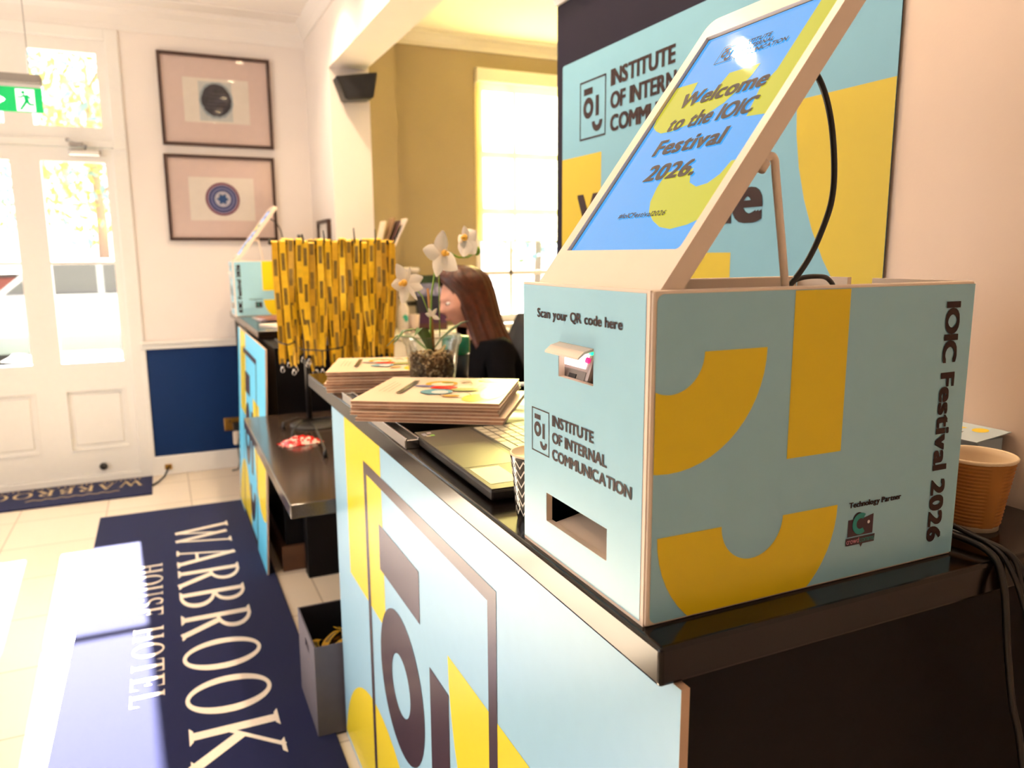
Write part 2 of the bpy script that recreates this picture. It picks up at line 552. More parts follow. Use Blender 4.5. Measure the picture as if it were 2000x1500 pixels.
# office window with a half drawn blind
t = tag(bpy.data.objects.new('window_1', None), 'tall office window behind a cream roller blind', 'window', kind='structure')
COL.objects.link(t); t.location = (2.6, YW, .9)
q = MB()
framed(q, WX0 - .0, WX1 + .0, WZ0, WZ1, WX0 + .05, WX1 - .05, WZ0 + .06, WZ1 - .06, YW + .03, YW + .10, M_trim)
cx = 2.53
q.box(cx - .014, cx + .014, YW + .05, YW + .08, WZ0, WZ1, M_trim)
for z in (1.30, 1.815, 2.23): q.box(WX0, WX1, YW + .05, YW + .08, z - .016, z + .016, M_trim)
struct(q, 'window_frame', t)
q = MB(); q.box(WX0 + .05, WX1 - .05, YW + .064, YW + .068, WZ0 + .06, WZ1 - .06, M_glass); struct(q, 'glass_pane', t)
q = MB(); q.box(WX0 - .05, WX1 + .05, YW - .11, YW + .03, .885, .92, M_trim, .008); q.box(WX0 - .03, WX1 + .03, YW - .03, YW, .80, .885, M_trim, .006); struct(q, 'window_sill', t)
bl = bpy.data.materials.new('sheer_blind'); bl.use_nodes = True
n, l = bl.node_tree.nodes, bl.node_tree.links; n.remove(n['Principled BSDF'])
a = n.new('ShaderNodeBsdfTranslucent'); a.inputs[0].default_value = lin('FFF6BE'); c = n.new('ShaderNodeBsdfTransparent'); c.inputs[0].default_value = lin('FFF9D0')
wv = n.new('ShaderNodeTexNoise'); wv.inputs['Scale'].default_value = 400
mp2 = n.new('ShaderNodeMapRange'); mp2.inputs[3].default_value = 0.30; mp2.inputs[4].default_value = 0.42
l.new(wv.outputs['Fac'], mp2.inputs[0])
x = n.new('ShaderNodeMixShader'); l.new(mp2.outputs[0], x.inputs[0]); l.new(a.outputs[0], x.inputs[1]); l.new(c.outputs[0], x.inputs[2]); l.new(x.outputs[0], n['Material Output'].inputs[0])
MATS['sheer_blind'] = bl
t = thing('roller_blind', 'cream sheer roller blind drawn halfway down the office window', 'blind', (2.7, YW - .03, 2.7))
q = MB(); q.box(2.225, 3.2, YW - .022, YW - .020, 1.55, 2.70, bl); q.build('blind_fabric', t)
q = MB(); q.box(2.225, 3.2, YW - .027, YW - .015, 1.538, 1.552, M_trim, .003); q.build('bottom_bar', t)
q = MB(); q.box(2.218, 3.21, YW - .06, YW - .002, 2.69, 2.785, M_trim, .006); q.build('headrail', t)

# ================================================================== OUTSIDE
M_gravel = mat('pale_gravel', '45423C', 0.9, var=0.2, scale=40)
M_lawn = mat('lawn', '7F9430', 0.9, var=0.2, scale=8)
M_fol = [mat('foliage_pale', '93A06C', 0.8, var=0.25, scale=4), mat('foliage_yellow', 'C2B266', 0.8, var=0.2, scale=4), mat('foliage_blue', '86A8A8', 0.8, var=0.2, scale=4)]
M_bark = mat('bark', '9A8A78', 0.9)
q = MB(); q.box(-30, 30, YW + .12, 45, -.12, -.02, M_gravel); o = q.build('ground_outside'); tag(o, 'pale gravel drive outside the door', 'ground', kind='structure')
q = MB(); q.box(-9, 7, 8.0, 9.1, -.02, .04, M_lawn); o = q.build('lawn_strip'); tag(o, 'bright grass verge outside the door', 'lawn', kind='structure')
q = MB(); q.box(-14, 5.5, 20, 20.6, -.02, 1.0, mat('red_brick', '8A5548', 0.9, var=0.25, scale=30)); q.box(-14, 5.5, 19.95, 20.65, 1.0, 1.08, M_gravel); o = q.build('garden_wall'); tag(o, 'low red brick garden wall beyond the parked cars', 'garden wall', kind='structure')
def car(name, label, x, y, col, ang):
    t = thing(name, label, 'car', (x, y, -.02))
    body = mat('car_' + col, col, 0.3, var=0.01, coat=0.3); win = mat('car_window', '141A1E', 0.5); tyre = mat('tyre', '6A6A70', 0.8)
    P = lambda pts: [(x + a * ang, b - .02) for a, b in pts]
    q = MB()
    q.poly(P([(-2.1, .28), (-2.1, .72), (-1.95, .86), (-1.1, .95), (-.6, 1.0), (1.3, 1.0), (2.0, .95), (2.1, .7), (2.1, .28)]), (0, y - .85, 0), (1, 0, 0), (0, 0, 1), body, thick=1.7)
    q.poly(P([(-1.0, .96), (-.45, 1.42), (.95, 1.44), (1.6, .98)]), (0, y - .70, 0), (1, 0, 0), (0, 0, 1), body, thick=1.4)
    q.build('body', t)
    q = MB()
    q.poly(P([(-.85, 1.0), (-.42, 1.36), (.18, 1.37), (.18, 1.0)]), (0, y - .706, 0), (1, 0, 0), (0, 0, 1), win, thick=.01)
    q.poly(P([(.26, 1.0), (.26, 1.37), (.9, 1.38), (1.4, 1.0)]), (0, y - .706, 0), (1, 0, 0), (0, 0, 1), win, thick=.01)
    q.build('side_window', t)
    for wx in (-1.3, 1.3):
        for wy in (-.86, .66):
            q = MB(); q.lathe([(0, 0), (.2, 0), (.21, .01), (.31, .02), (.33, .05), (.33, .16), (.31, .2), (0, .2)], 0, 0, tyre, 20, M=Matrix.Translation((x + wx * ang, y + wy + .2, .31)) @ Matrix.Rotation(PI / 2, 4, 'X'))
            q.build('wheel', t)
car('car', 'silver car parked outside, seen through the right door pane', -0.9, 12.0, '46525A', 1)
car('car', 'red car parked outside, at the edge of the left door pane', -4.4, 14.5, 'B8514A', -1)
def tree(label, x, y, h, r, ci, seedv):
    rnd = random.Random(seedv)
    t = thing('tree', label, 'tree', (x, y, -.02))
    q = MB()
    q.tube([(x, y, -.02), (x + .05, y, h * .3), (x - .04, y, h * .6), (x, y, h * .85)], [.16, .13, .09, .03], M_bark)
    for k in range(6):
        a = k * 1.05; z = h * (.4 + .07 * k)
        q.tube([(x, y, z), (x + math.cos(a) * r * .6, y + math.sin(a) * r * .6, z + r * .4)], [.05, .015], M_bark)
    q.build('trunk', t)
    q = MB()
    for k in range(1300):
        u = Vector((rnd.gauss(0, 1), rnd.gauss(0, 1), rnd.gauss(0, 1))).normalized() * (rnd.random() ** .4)
        c = Vector((x, y, h * .62)) + Vector((u.x * r, u.y * r, u.z * h * .42))
        s_ = rnd.uniform(.08, .2)
        d1 = Vector((rnd.gauss(0, 1), rnd.gauss(0, 1), rnd.gauss(0, 1))).normalized(); d2 = d1.orthogonal().normalized()
        q.raw([c - d1 * s_, c + d2 * s_ * .5, c + d1 * s_, c - d2 * s_ * .5], [(0, 1, 2, 3)], M_fol[(ci + (rnd.random() < .3)) % 3])
    q.build('crown', t)
TR = [(-1.35, 24.5, 7.8, 2.0, 1, 'yellowing tree outside, behind the transom pane'), (-6.4, 25, 7.5, 2.2, 0, 'pale green tree outside, left of the door mullion'), (1.9, 31, 8, 2.4, 2, 'bluish tree outside, farthest behind the right door pane'), (-11.0, 32, 9, 2.6, 1, 'tall yellow tree outside, at the left picture edge'), (-4.3, 34, 9.5, 2.9, 2, 'large hazy tree outside, behind the yellowing one'),
      (12.4, 25, 5.2, 2.2, 2, 'hazy tree seen below the roller blind'), (17.6, 27, 5.4, 2.3, 0, 'green tree seen below the blind beside the navy board')]
for k, a in enumerate(TR):
    tree(a[5], a[0], a[1], a[2], a[3], a[4], 11 + k)

# ================================================================== COUNTERS
t = thing('worktop', 'polished black stone counter top under the near kiosk and laptop', 'counter top', (.75, 1.4, CT - .041))
b = bmesh.new()
_L = [(.4005, .549), (1.0995, .549), (1.0995, .930), (.835, .930), (.835, 2.413), (.4005, 2.413)]
_fc = b.faces.new([b.verts.new((x_, y_, CT)) for x_, y_ in _L])
_ex = bmesh.ops.extrude_face_region(b, geom=[_fc])
for v in _ex['geom']:
    if isinstance(v, bmesh.types.BMVert): v.co.z = CT - .041
bmesh.ops.recalc_face_normals(b, faces=b.faces)
bmesh.ops.bevel(b, geom=list(b.edges), offset=.0045, segments=3, affect='EDGES', profile=.5)
q = MB(); q.bm(b, M_granite); q.build('slab', t)
t = thing('worktop', 'polished black stone counter top under the far kiosk', 'counter top', (.75, 4.7, CT - .041))
q = MB(); q.box(.42, .99, 3.905, 5.46, CT - .041, CT, M_granite, .004, seg=3); q.build('slab', t)
t = thing('reception_counter', 'black counter base behind the near printed panel', 'counter', (.75, 1.4, 0))
q = MB(); q.box(.455, 1.0990, .600, .90, .10, CT - .042, M_black, .003); q.box(.455, .80, .90, 2.10, .10, CT - .042, M_black, .003); q.build('body', t)
q = MB(); q.box(.475, 1.0990, .62, .88, 0, .10, M_plinth); q.box(.475, .78, .88, 2.08, 0, .10, M_plinth); q.build('plinth', t)
t = thing('reception_counter', 'black counter base behind the far printed panel', 'counter', (.7, 4.2, 0))
q = MB(); q.box(.445, .99, 3.52, 5.45, .12, CT - .042, M_black, .003); q.build('body', t)
q = MB(); q.box(.425, .99, 3.505, 5.45, 0, .12, M_plinth); q.build('plinth', t)
t = thing('low_worktop', 'low dark glossy counter shelf spanning the gap between both counters', 'counter', (.6, 2.8, .70))
q = MB(); q.box(.292, 1.0, 2.165, 3.472, .706, .75, M_shelf, .004, seg=3); q.build('slab', t)
q = MB(); q.box(.52, .98, 3.38, 3.46, .0, .706, M_black, .003); q.build('support', t)

def panel_print(q, fy, X, blue, yel, ink, zb, y_lo, y_hi, nx=-1, tilt=None):
    """face logo and large yellow shapes, drawn in (Y, Z) on the customer side of a counter"""
    O, U = Vector((X - .0004, 0, 0)), XN
    P = lambda pts: [(-fy(a), b) for a, b in pts]
    def put(pts, m_, lift, holes=()):
        q.poly(P(pts), Vector((X - lift, 0, 0)), U, ZP, m_, holes=[P(h) for h in holes])
    top = 1.041
    put(rect(1.637, 2.000, .590, top), yel, .0003)
    c = clip(arc(1.74, -.11, .437, 0, 360, 60)[:-1], 1, .02, True)
    put(c, yel, .0003)
    big = arc(.70, .742, .508, 0, -180) + arc(.70, .742, .17, -180, 0)
    big = clip(big, 0, .552, True)
    put(clip(big, 0, .70, True), yel, .0003)
    put(clip(clip(big, 0, .70, False), 1, 0.0, True), yel, .0003)
    put(rect(.984, 1.800, .012, .956), ink, .0006, [rect(1.018, 1.772, .046, .928)])
    put(rect(1.369, 1.670, .726, .837), ink, .0006)
    put(arc(1.524, .510, .168, 0, 354, 40), ink, .0006, [arc(1.524, .510, .070, 0, 350, 30)])
    put(rect(1.207, 1.315, .340, .664), ink, .0006)
    put(smile(1.262, .262, .168, .068), ink, .0006)
q = MB()
t = thing('printed_board', 'large blue and yellow printed panel fronting the near counter', 'panel', (.42, 1.35, 0))
q.box(.4202, .430, .541, 2.16, .004, 1.042, M_edge)
q.poly(rect(-2.16, -.5412, .004, 1.042), (.4200, 0, 0), XN, ZP, M_pblue)
panel_print(q, lambda y: y, .4199, M_pblue, M_pyel, M_pink, 0, .541, 2.16)
q.build('panel_sheet', t)
# far board leans a little: its foot stands out from the counter
t = thing('printed_board', 'blue and yellow printed panel leaning against the far counter', 'panel', (.37, 4.1, 0))
q = MB()
fy = lambda y: 3.478 + (y - .545) * .765
q.box(.4004, .408, 3.478, 4.715, .004, 1.042, M_edge)
q.poly(rect(-4.715, -3.478, .004, 1.042), (.4000, 0, 0), XN, ZP, M_fblue)
panel_print(q, fy, .3999, M_fblue, M_pyel, M_pink, 0, 3.478, 4.715)
for i, v in enumerate(q.v):
    k = 1 - v.z / 1.042
    v.x -= k * .050
q.build('board', t)

# ================================================================== KIOSKS
def kiosk(name, label, x0, x1, y0, y1, zb, near=True):
    t = thing(name, label, 'check in kiosk', ((x0 + x1) / 2, (y0 + y1) / 2, zb))
    H = .3309; zt = zb + H; W = .0075
    dx, dy, dz = x0 - .4097, y0 - .589, zb - 1.0846
    # front panel, facing the customer, with scanner opening and card slot
    ya, yb = y0 + .003, y1
    q = MB()
    hy0, hy1, hz0, hz1 = dy + .692, dy + .770, dz + 1.3108, dz + 1.3508
    sy0, sy1, sz0, sz1 = dy + .6606, dy + .800, dz + 1.1278, dz + 1.1633
    for a, b_, c, d in ((ya, yb, hz1, zt), (ya, hy0, hz0, hz1), (hy1, yb, hz0, hz1), (ya, yb, sz1, hz0), (ya, sy0, sz0, sz1), (sy1, yb, sz0, sz1), (ya, yb, zb, sz0)):
        q.box(x0, x0 + W, a, b_, c, d, M_white)
    O = Vector((x0 - .0005, 0, 0))
    va, vb, vc, vd = y0 + .0085, y1 - .001, zb + .004, zt - .003
    q.poly(rect(-vb, -va, vc, vd), O, XN, ZP, M_blue, holes=[rect(-hy1, -hy0, hz0, hz1), rect(-sy1, -sy0, sz0, sz1)])
    O2 = Vector((x0 - .0009, 0, 0))
    text(q, 'Scan your QR code here', O2 + Vector((0, dy + .8235, dz + 1.3748)), XN, ZP, .1870, .0112, M_ink, .035)
    logo(q, -(dy + .839), -(dy + .7925), dz + 1.2085, dz + 1.2635, O2, XN, ZP, M_ink, .010)
    for s_, z, w in (('INSTITUTE', 1.2488, .0955), ('OF INTERNAL', 1.2287, .1225), ('COMMUNICATION', 1.2083, .1700)):
        text(q, s_, O2 + Vector((0, dy + .7848, dz + z)), XN, ZP, w, .0138, M_ink, .040)
    q.build('front_panel', t)
    # long side panels
    q = MB()
    q.box(x0 + .001, x1, y0, y0 + W, zb, zt, M_white, .003)
    O = Vector((0, y0 - .0005, 0))
    r_ = .008; ax, bx, az, bz = x0 + .0055, x1 - .0008, zb + .003, zt - .0035
    corners = arc(ax + r_, az + r_, r_, 180, 270, 6) + [(bx, az), (bx, bz)] + arc(ax + r_, bz - r_, r_, 90, 180, 6)
    q.poly(corners, O, XP, ZP, M_blue)
    O1, O2 = Vector((0, y0 - .0009, 0)), Vector((0, y0 - .0013, 0))
    if near:
        q.poly(rect(.582, .6585, 1.2365, 1.4113), O1, XP, ZP, M_yel)
        q.poly(clip(smile(.432, 1.356, .1168, .0393), 0, ax, True), O1, XP, ZP, M_yel)
        q.poly(clip(smile(.5405, 1.1755, .1190, .0405), 1, az, True), O1, XP, ZP, M_yel)
        text(q, 'IOIC Festival 2026', O2 + Vector((.8075, 0, 1.3925)), -ZP, XP, .2850, .0245, M_ink, .042)
        text(q, 'Technology Partner', O2 + Vector((.6768, 0, 1.1684)), XP, ZP, .0815, .0068, M_ink, .035)
        bd = mat('badge_plum', '3A1F2E', .4); tl = mat('badge_teal', '1E8C86', .4); wt = mat('badge_white', 'F2F2F2', .4)
        q.poly([(.6775, 1.1345), (.6775, 1.1545), (.685, 1.1545)] + arc(.693, 1.1535, .0085, 165, 15, 8) + [(.702, 1.1545), (.7165, 1.1575), (.7165, 1.1345)], O1, XP, ZP, bd)
        O3 = Vector((0, y0 - .0017, 0)); O4 = Vector((0, y0 - .0021, 0))
        q.poly(arc(.696, 1.1485, .0125, 55, 305) + arc(.696, 1.1485, .0062, 305, 55), O3, XP, ZP, tl)
        q.poly(arc(.7085, 1.1488, .0020, 0, 350, 14), O3, XP, ZP, wt)
        q.poly([(.6745, 1.1250), (.6745, 1.1335), (.7195, 1.1335), (.7190, 1.1245), (.7010, 1.1245), (.6985, 1.1205), (.6960, 1.1245), (.678, 1.1245)], O3, XP, ZP, bd)
        text(q, 'crowd', O4 + Vector((.6755, 0, 1.1268)), XP, ZP, .0190, .0062, mat('badge_pink', 'E59AA8', .4), 0.0)
        text(q, 'comms', O4 + Vector((.6955, 0, 1.1268)), XP, ZP, .0225, .0062, tl, 0.0)
    else:
        fx = x0 - .4137
        q.poly(rect(x0 + .165, x0 + .243, zb + .152, zt - .003), O1, XP, ZP, M_yel)
        q.poly(clip(clip(smile(x0 + .285, zb + .097, .119, .0405), 1, az, True), 0, bx, False), O1, XP, ZP, M_yel)
        text(q, 'IOIC Festival 2026', O2 + Vector((x0 + .042, 0, zb + .024)), ZP, -XP, .285, .0245, M_ink, .06)
        text(q, 'Technology Partner', O2 + Vector((x0 + .08, 0, zb + .098)), XP, ZP, .0815, .0068, M_ink, .035)
        q.poly(rect(x0 + .118, x0 + .157, zb + .050, zb + .084), O1, XP, ZP, mat('badge_plum', '3A1F2E', .4))
        q.poly(arc(x0 + .137, zb + .068, .011, 55, 305) + arc(x0 + .137, zb + .068, .0055, 305, 55), O2, XP, ZP, mat('badge_teal', '1E8C86', .4))
    q.build('side_panel', t)
    q = MB(); q.box(x0 + W, x1 - W, y1 - W, y1 - .0004, zb, zt - .001, M_white, .002); q.build('side_panel', t)
    q = MB()
    ny0, ny1 = dy + .725, dy + .765
    q.box(x1 - W, x1 - .0004, y0 + W, ny0, zb, zt - .0005, M_white); q.box(x1 - W, x1 - .0004, ny1, y1 - W, zb, zt - .0005, M_white); q.box(x1 - W, x1 - .0004, ny0, ny1, zb, zt - .022, M_white)
    q.build('back_panel', t)
    q = MB(); q.box(x0 + W, x1 - W, y0 + W, y1 - W, zb, zb + .008, M_black); q.build('base', t)
    q = MB(); q.box(x0 + .02, x1 - .06, y0 + .012, y1 - .012, zb + .2, zb + .21, M_black)
    q.box(x0 + .095, x0 + .10, y0 + .02, y1 - .02, zb + .01, zt - .02, M_black); q.build('inner_partition', t)
    # chute behind the card slot
    q = MB()
    q.poly([(x0 + .008, sz0 - .001), (x0 + .075, sz0 + .012), (x0 + .075, sz0 + .006), (x0 + .008, sz0 - .012)], (0, sy0 - .004, 0), (1, 0, 0), (0, 0, 1), M_white, thick=sy1 - sy0 - .004)
    q.build('card_chute', t)
    # hinged flap hooding the scanner
    q = MB()
    q.poly([(x0 + .001, hz1), (x0 - .011, hz1 - .0028), (x0 - .0185, hz1 - .0090), (x0 - .0185, hz1 - .0112), (x0 - .0105, hz1 - .0056), (x0 + .001, hz1 - .0030)], (0, hy0 + .001, 0), (1, 0, 0), (0, 0, 1), M_white, thick=hy1 - hy0 - .002)
    q.build('scanner_flap', t)
    gun = mat('scanner_grey', 'B9A9A4', .35, metal=.2); wht = mat('scanner_window', 'FFFFFF', .2, emit=2.2, ecol='FFF4FA')
    # added black liner that puts the shade inside both openings
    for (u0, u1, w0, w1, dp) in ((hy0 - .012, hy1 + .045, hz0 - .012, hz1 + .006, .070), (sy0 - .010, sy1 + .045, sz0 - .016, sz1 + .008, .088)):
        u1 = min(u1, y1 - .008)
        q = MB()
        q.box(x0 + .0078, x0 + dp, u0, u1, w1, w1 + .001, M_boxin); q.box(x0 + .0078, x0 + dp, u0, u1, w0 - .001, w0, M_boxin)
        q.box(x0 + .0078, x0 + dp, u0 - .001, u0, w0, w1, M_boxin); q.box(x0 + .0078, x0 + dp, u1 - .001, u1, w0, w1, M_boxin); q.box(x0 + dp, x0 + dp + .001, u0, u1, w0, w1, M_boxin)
        q.build('inner_shade_liner', t)
    A = Matrix.Translation((x0 + .026, (hy0 + hy1) / 2 + .027, hz0 + .012)) @ Matrix.Rotation(math.radians(18), 4, 'Y')
    q = MB(); q.box(-.012, .02, -.036, .036, -.020, .020, gun, .004, M=A); q.box(-.0128, -.008, -.030, .032, -.018, -.007, M_grey, .001, M=A); q.box(-.0137, -.010, -.012, .004, -.021, -.012, M_blk, M=A)
    s_ = q.build('scanner', t)
    q = MB(); q.box(-.0135, -.011, -.026, .030, -.004, .014, wht, .001, M=A); q.build('scan_window', s_, loc=None) if False else None
    o = q.build('scan_window'); o.parent = s_; o.location = (-Vector(t.location)); o['label'] = 'white lit scanner window'
    q = MB(); q.lathe([(.0042, 0), (.0042, .003), (0, .003)], 0, 0, mat('scanner_led', '18E08C', .3, emit=2.5), 14, M=A @ Matrix.Translation((-.0115, -.030, .0165)) @ Matrix.Rotation(-PI / 2, 4, 'Y'))
    q.lathe([(.0034, 0), (.0034, .003), (0, .003)], 0, 0, mat('scanner_red', 'F0307A', .3, emit=1.2), 14, M=A @ Matrix.Translation((-.0125, -.0285, .006)) @ Matrix.Rotation(-PI / 2, 4, 'Y'))
    o = q.build('indicator_light'); o.parent = s_; o.location = (-Vector(t.location)); o['label'] = 'green and pink indicator lights'
    # tilted display in a white frame
    ang = math.radians(53)
    d = Vector((math.cos(ang), 0, math.sin(ang))); nrm = XN.cross(d)
    F0 = Vector((x0 + .0163, dy, zt - .0006))
    yl, yr = .8530, .5995
    Lf, th = .411, .021
    rr = .016
    outer = [(-yl, -.006), (-yr, -.006)] + arc(-yr - rr, Lf - rr, rr, 0, 90, 6) + arc(-yl + rr, Lf - rr, rr, 90, 180, 6)
    a0, a1, b0, b1 = -.8345, -.6120, .0475, .3785
    r2 = .006
    hole = [(a0, b0)] + arc(a1 - r2, b0 + r2, r2, -90, 0, 5) + [(a1, b1), (a0, b1)]
    q = MB()
    q.poly(outer, F0, XN, d, M_white, thick=th, holes=[hole[::-1]])
    q.build('screen_frame', t)
    frame = COL.objects[-1] if False else t.children[-1]
    disp = MB()
    D0 = F0 - nrm * .004
    scr = lambda nm, c, e: mat(nm, '08080A', .035, var=.0, emit=e, spec=.6, ecol=c)
    sb, sy_, si = scr('screen_blue', '3FA3EE', .95), scr('screen_yellow', 'C3C030', .95), scr('screen_ink', '3A1A20', .3)
    disp.poly(rect(a0 - .003, a1 + .003, b0 - .003, b1 + .003), D0 - nrm * .0005, XN, d, M_blk, thick=.006)
    disp.poly(rect(a0 + .002, a1, b0, b1 - .002), D0, XN, d, sb)
    D1, D2 = D0 + nrm * .0004, D0 + nrm * .0008
    # yellow face shapes
    disp.poly(clip(clip([(-.6455, b1 - .002), (-.6455, .2785), (-.6550, .2580), (-.6466, .2176), (a1, .2148), (a1, b1 - .002)], 0, a1, False), 1, b0, True), D1, XN, d, sy_)
    disp.poly([(-.6831, .2975), (-.7330, .2975)] + [(-.7375, .2810), (-.7500, .262), (-.7720, .262), (-.7880, .2800), (-.7907, .2990), (a0 + .002, .3000), (a0 + .002, .2500), (-.8290, .2380), (-.8150, .2290), (-.8000, .2230), (-.7800, .2220), (-.7500, .2270), (-.7300, .2340), (-.7050, .2480), (-.6930, .2650), (-.6850, .2820)], D1, XN, d, sy_)
    disp.poly([(-.7294, .1560), (-.6815, .1560), (-.6800, .1470), (-.6720, .1360), (-.6560, .1292), (-.6400, .1320), (-.6290, .1420), (-.6240, .1580), (a1, .1590), (a1, .0880), (-.6300, .0800), (-.6540, .0755), (-.6750, .0790), (-.6950, .0880), (-.7130, .1000), (-.7240, .1150), (-.7295, .1350)], D1, XN, d, sy_)
    logo(disp, -.7800, -.7505, .3215, .3485, D2, XN, d, si, .012)
    for s_t, z, w in (('INSTITUTE', .3395, .0505), ('OF INTERNAL', .3305, .0600), ('COMMUNICATION', .3215, .0860)):
        text(disp, s_t, D2 + Vector((0, .7475, 0)) + d * z, XN, d, w, .0064, si, .03)
    for s_t, yv, z, w in (('Welcome', .7985, .2575, .1500), ('to the IOIC', .7905, .2215, .1470), ('Festival', .7850, .1845, .1230), ('2026.', .7680, .1455, .0920)):
        text(disp, s_t, D2 + Vector((0, yv, 0)) + d * z, XN, d, w, .0245, si, .042)
    text(disp, '#IoICFestival2026', D2 + Vector((0, .7700, 0)) + d * .0942, XN, d, .0900, .0070, si, .03)
    o = disp.build('display'); o.parent = frame; o.location = -Vector(t.location); o['label'] = 'lit welcome screen with blue and yellow shapes'
    # support strut and lead behind the frame
    q = MB()
    X = lambda a, b_, c: (a + dx, b_ + dy, c + dz)
    q.tube(smooth([X(.549, .612, 1.530), X(.559, .612, 1.5425), X(.5675, .612, 1.5405), X(.5715, .612, 1.520), X(.591, .612, 1.410), X(.605, .612, 1.30)]), .0042, M_white, 12)
    q.lathe([(.0065, 0), (.0065, .010), (0, .010)], 0, 0, M_white, 14, M=Matrix.Translation(X(.549, .612, 1.530)) @ Matrix.Rotation(math.radians(37), 4, 'Y'))
    q.build('support_strut', t)
    q = MB()
    q.tube(smooth([X(.655, .68, 1.668), X(.690, .68, 1.640), X(.7105, .68, 1.600), X(.7207, .68, 1.549), X(.7202, .68, 1.509), X(.7078, .68, 1.474), X(.690, .68, 1.4418), X(.6665, .68, 1.4145), X(.64, .68, 1.39), X(.60, .69, 1.33)]), .0035, M_rub, 10)
    q.tube(smooth([X(.645, .70, 1.375), X(.672, .70, 1.405), X(.695, .70, 1.4175), X(.725, .70, 1.4200), X(.755, .71, 1.4155), X(.79, .73, 1.395), X(.82, .74, 1.33)]), .003, M_rub, 10)
    q.build('display_cable', t)
    return t
kiosk('check_in_kiosk', 'tall printed check in kiosk with welcome screen on the near counter', .4097, .8555, .589, .8631, CT, True)
kiosk('check_in_kiosk', 'distant printed check in kiosk with tilted screen on the far counter', .408, .854, 4.90, 5.174, CT, False)

# ================================================================== NAVY BOARD AND BANNER
q = MB(); q.box(1.0945, 1.0995, .918, 2.074, 1.092, 2.142, M_navy, .001); o = q.build('navy_board')
tag(o, 'navy board on the wall behind the printed banner', 'board')
q = MB()
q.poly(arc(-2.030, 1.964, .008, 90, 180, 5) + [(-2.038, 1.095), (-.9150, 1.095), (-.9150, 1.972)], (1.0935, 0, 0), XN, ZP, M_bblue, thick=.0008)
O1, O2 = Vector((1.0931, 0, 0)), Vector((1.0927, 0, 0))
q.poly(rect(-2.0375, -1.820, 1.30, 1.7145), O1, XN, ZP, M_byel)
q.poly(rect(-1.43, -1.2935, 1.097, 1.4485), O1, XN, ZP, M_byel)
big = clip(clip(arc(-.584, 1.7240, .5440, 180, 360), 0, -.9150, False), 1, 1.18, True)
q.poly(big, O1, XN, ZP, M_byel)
logo(q, -1.936, -1.800, 1.7545, 1.9075, O2, XN, ZP, M_ink, .010)
for s_, z, w in (('INSTITUTE', 1.8695, .2735), ('OF INTERNAL', 1.8130, .350), ('COMMUNICATION', 1.7570, .486)):
    text(q, s_, O2 + Vector((0, 1.7770, z)), XN, ZP, w, .0425, M_ink, .042)
text(q, 'Welcome', O2 + Vector((0, 1.945, 1.5060)), XN, ZP, .739, .106, M_ink, .040)
o = q.build('printed_banner'); tag(o, 'blue and yellow printed banner on the navy board behind the near kiosk', 'banner')

# ================================================================== MATS ON THE FLOOR
def seg(a, b, th):
    a, b = Vector((a[0], a[1])), Vector((b[0], b[1]))
    d = (b - a).normalized(); n_ = Vector((-d.y, d.x)) * th / 2
    return [tuple(a - n_), tuple(b - n_), tuple(b + n_), tuple(a + n_)]
def bowl(cx, cy, rx, ry, t1, t2, a0, a1, n=18):
    o_ = [(cx + rx * math.cos(math.radians(a0 + (a1 - a0) * i / n)), cy + ry * math.sin(math.radians(a0 + (a1 - a0) * i / n))) for i in range(n + 1)]
    i_ = [(cx + (rx - t1) * math.cos(math.radians(a0 + (a1 - a0) * i / n)), cy + (ry - t2) * math.sin(math.radians(a0 + (a1 - a0) * i / n))) for i in range(n, -1, -1)]
    return o_ + i_
def serif(x, y, w, up):
    h = .045
    return [(x - w / 2, y), (x + w / 2, y), (x + w * .3, y + h * up), (x - w * .3, y + h * up)]
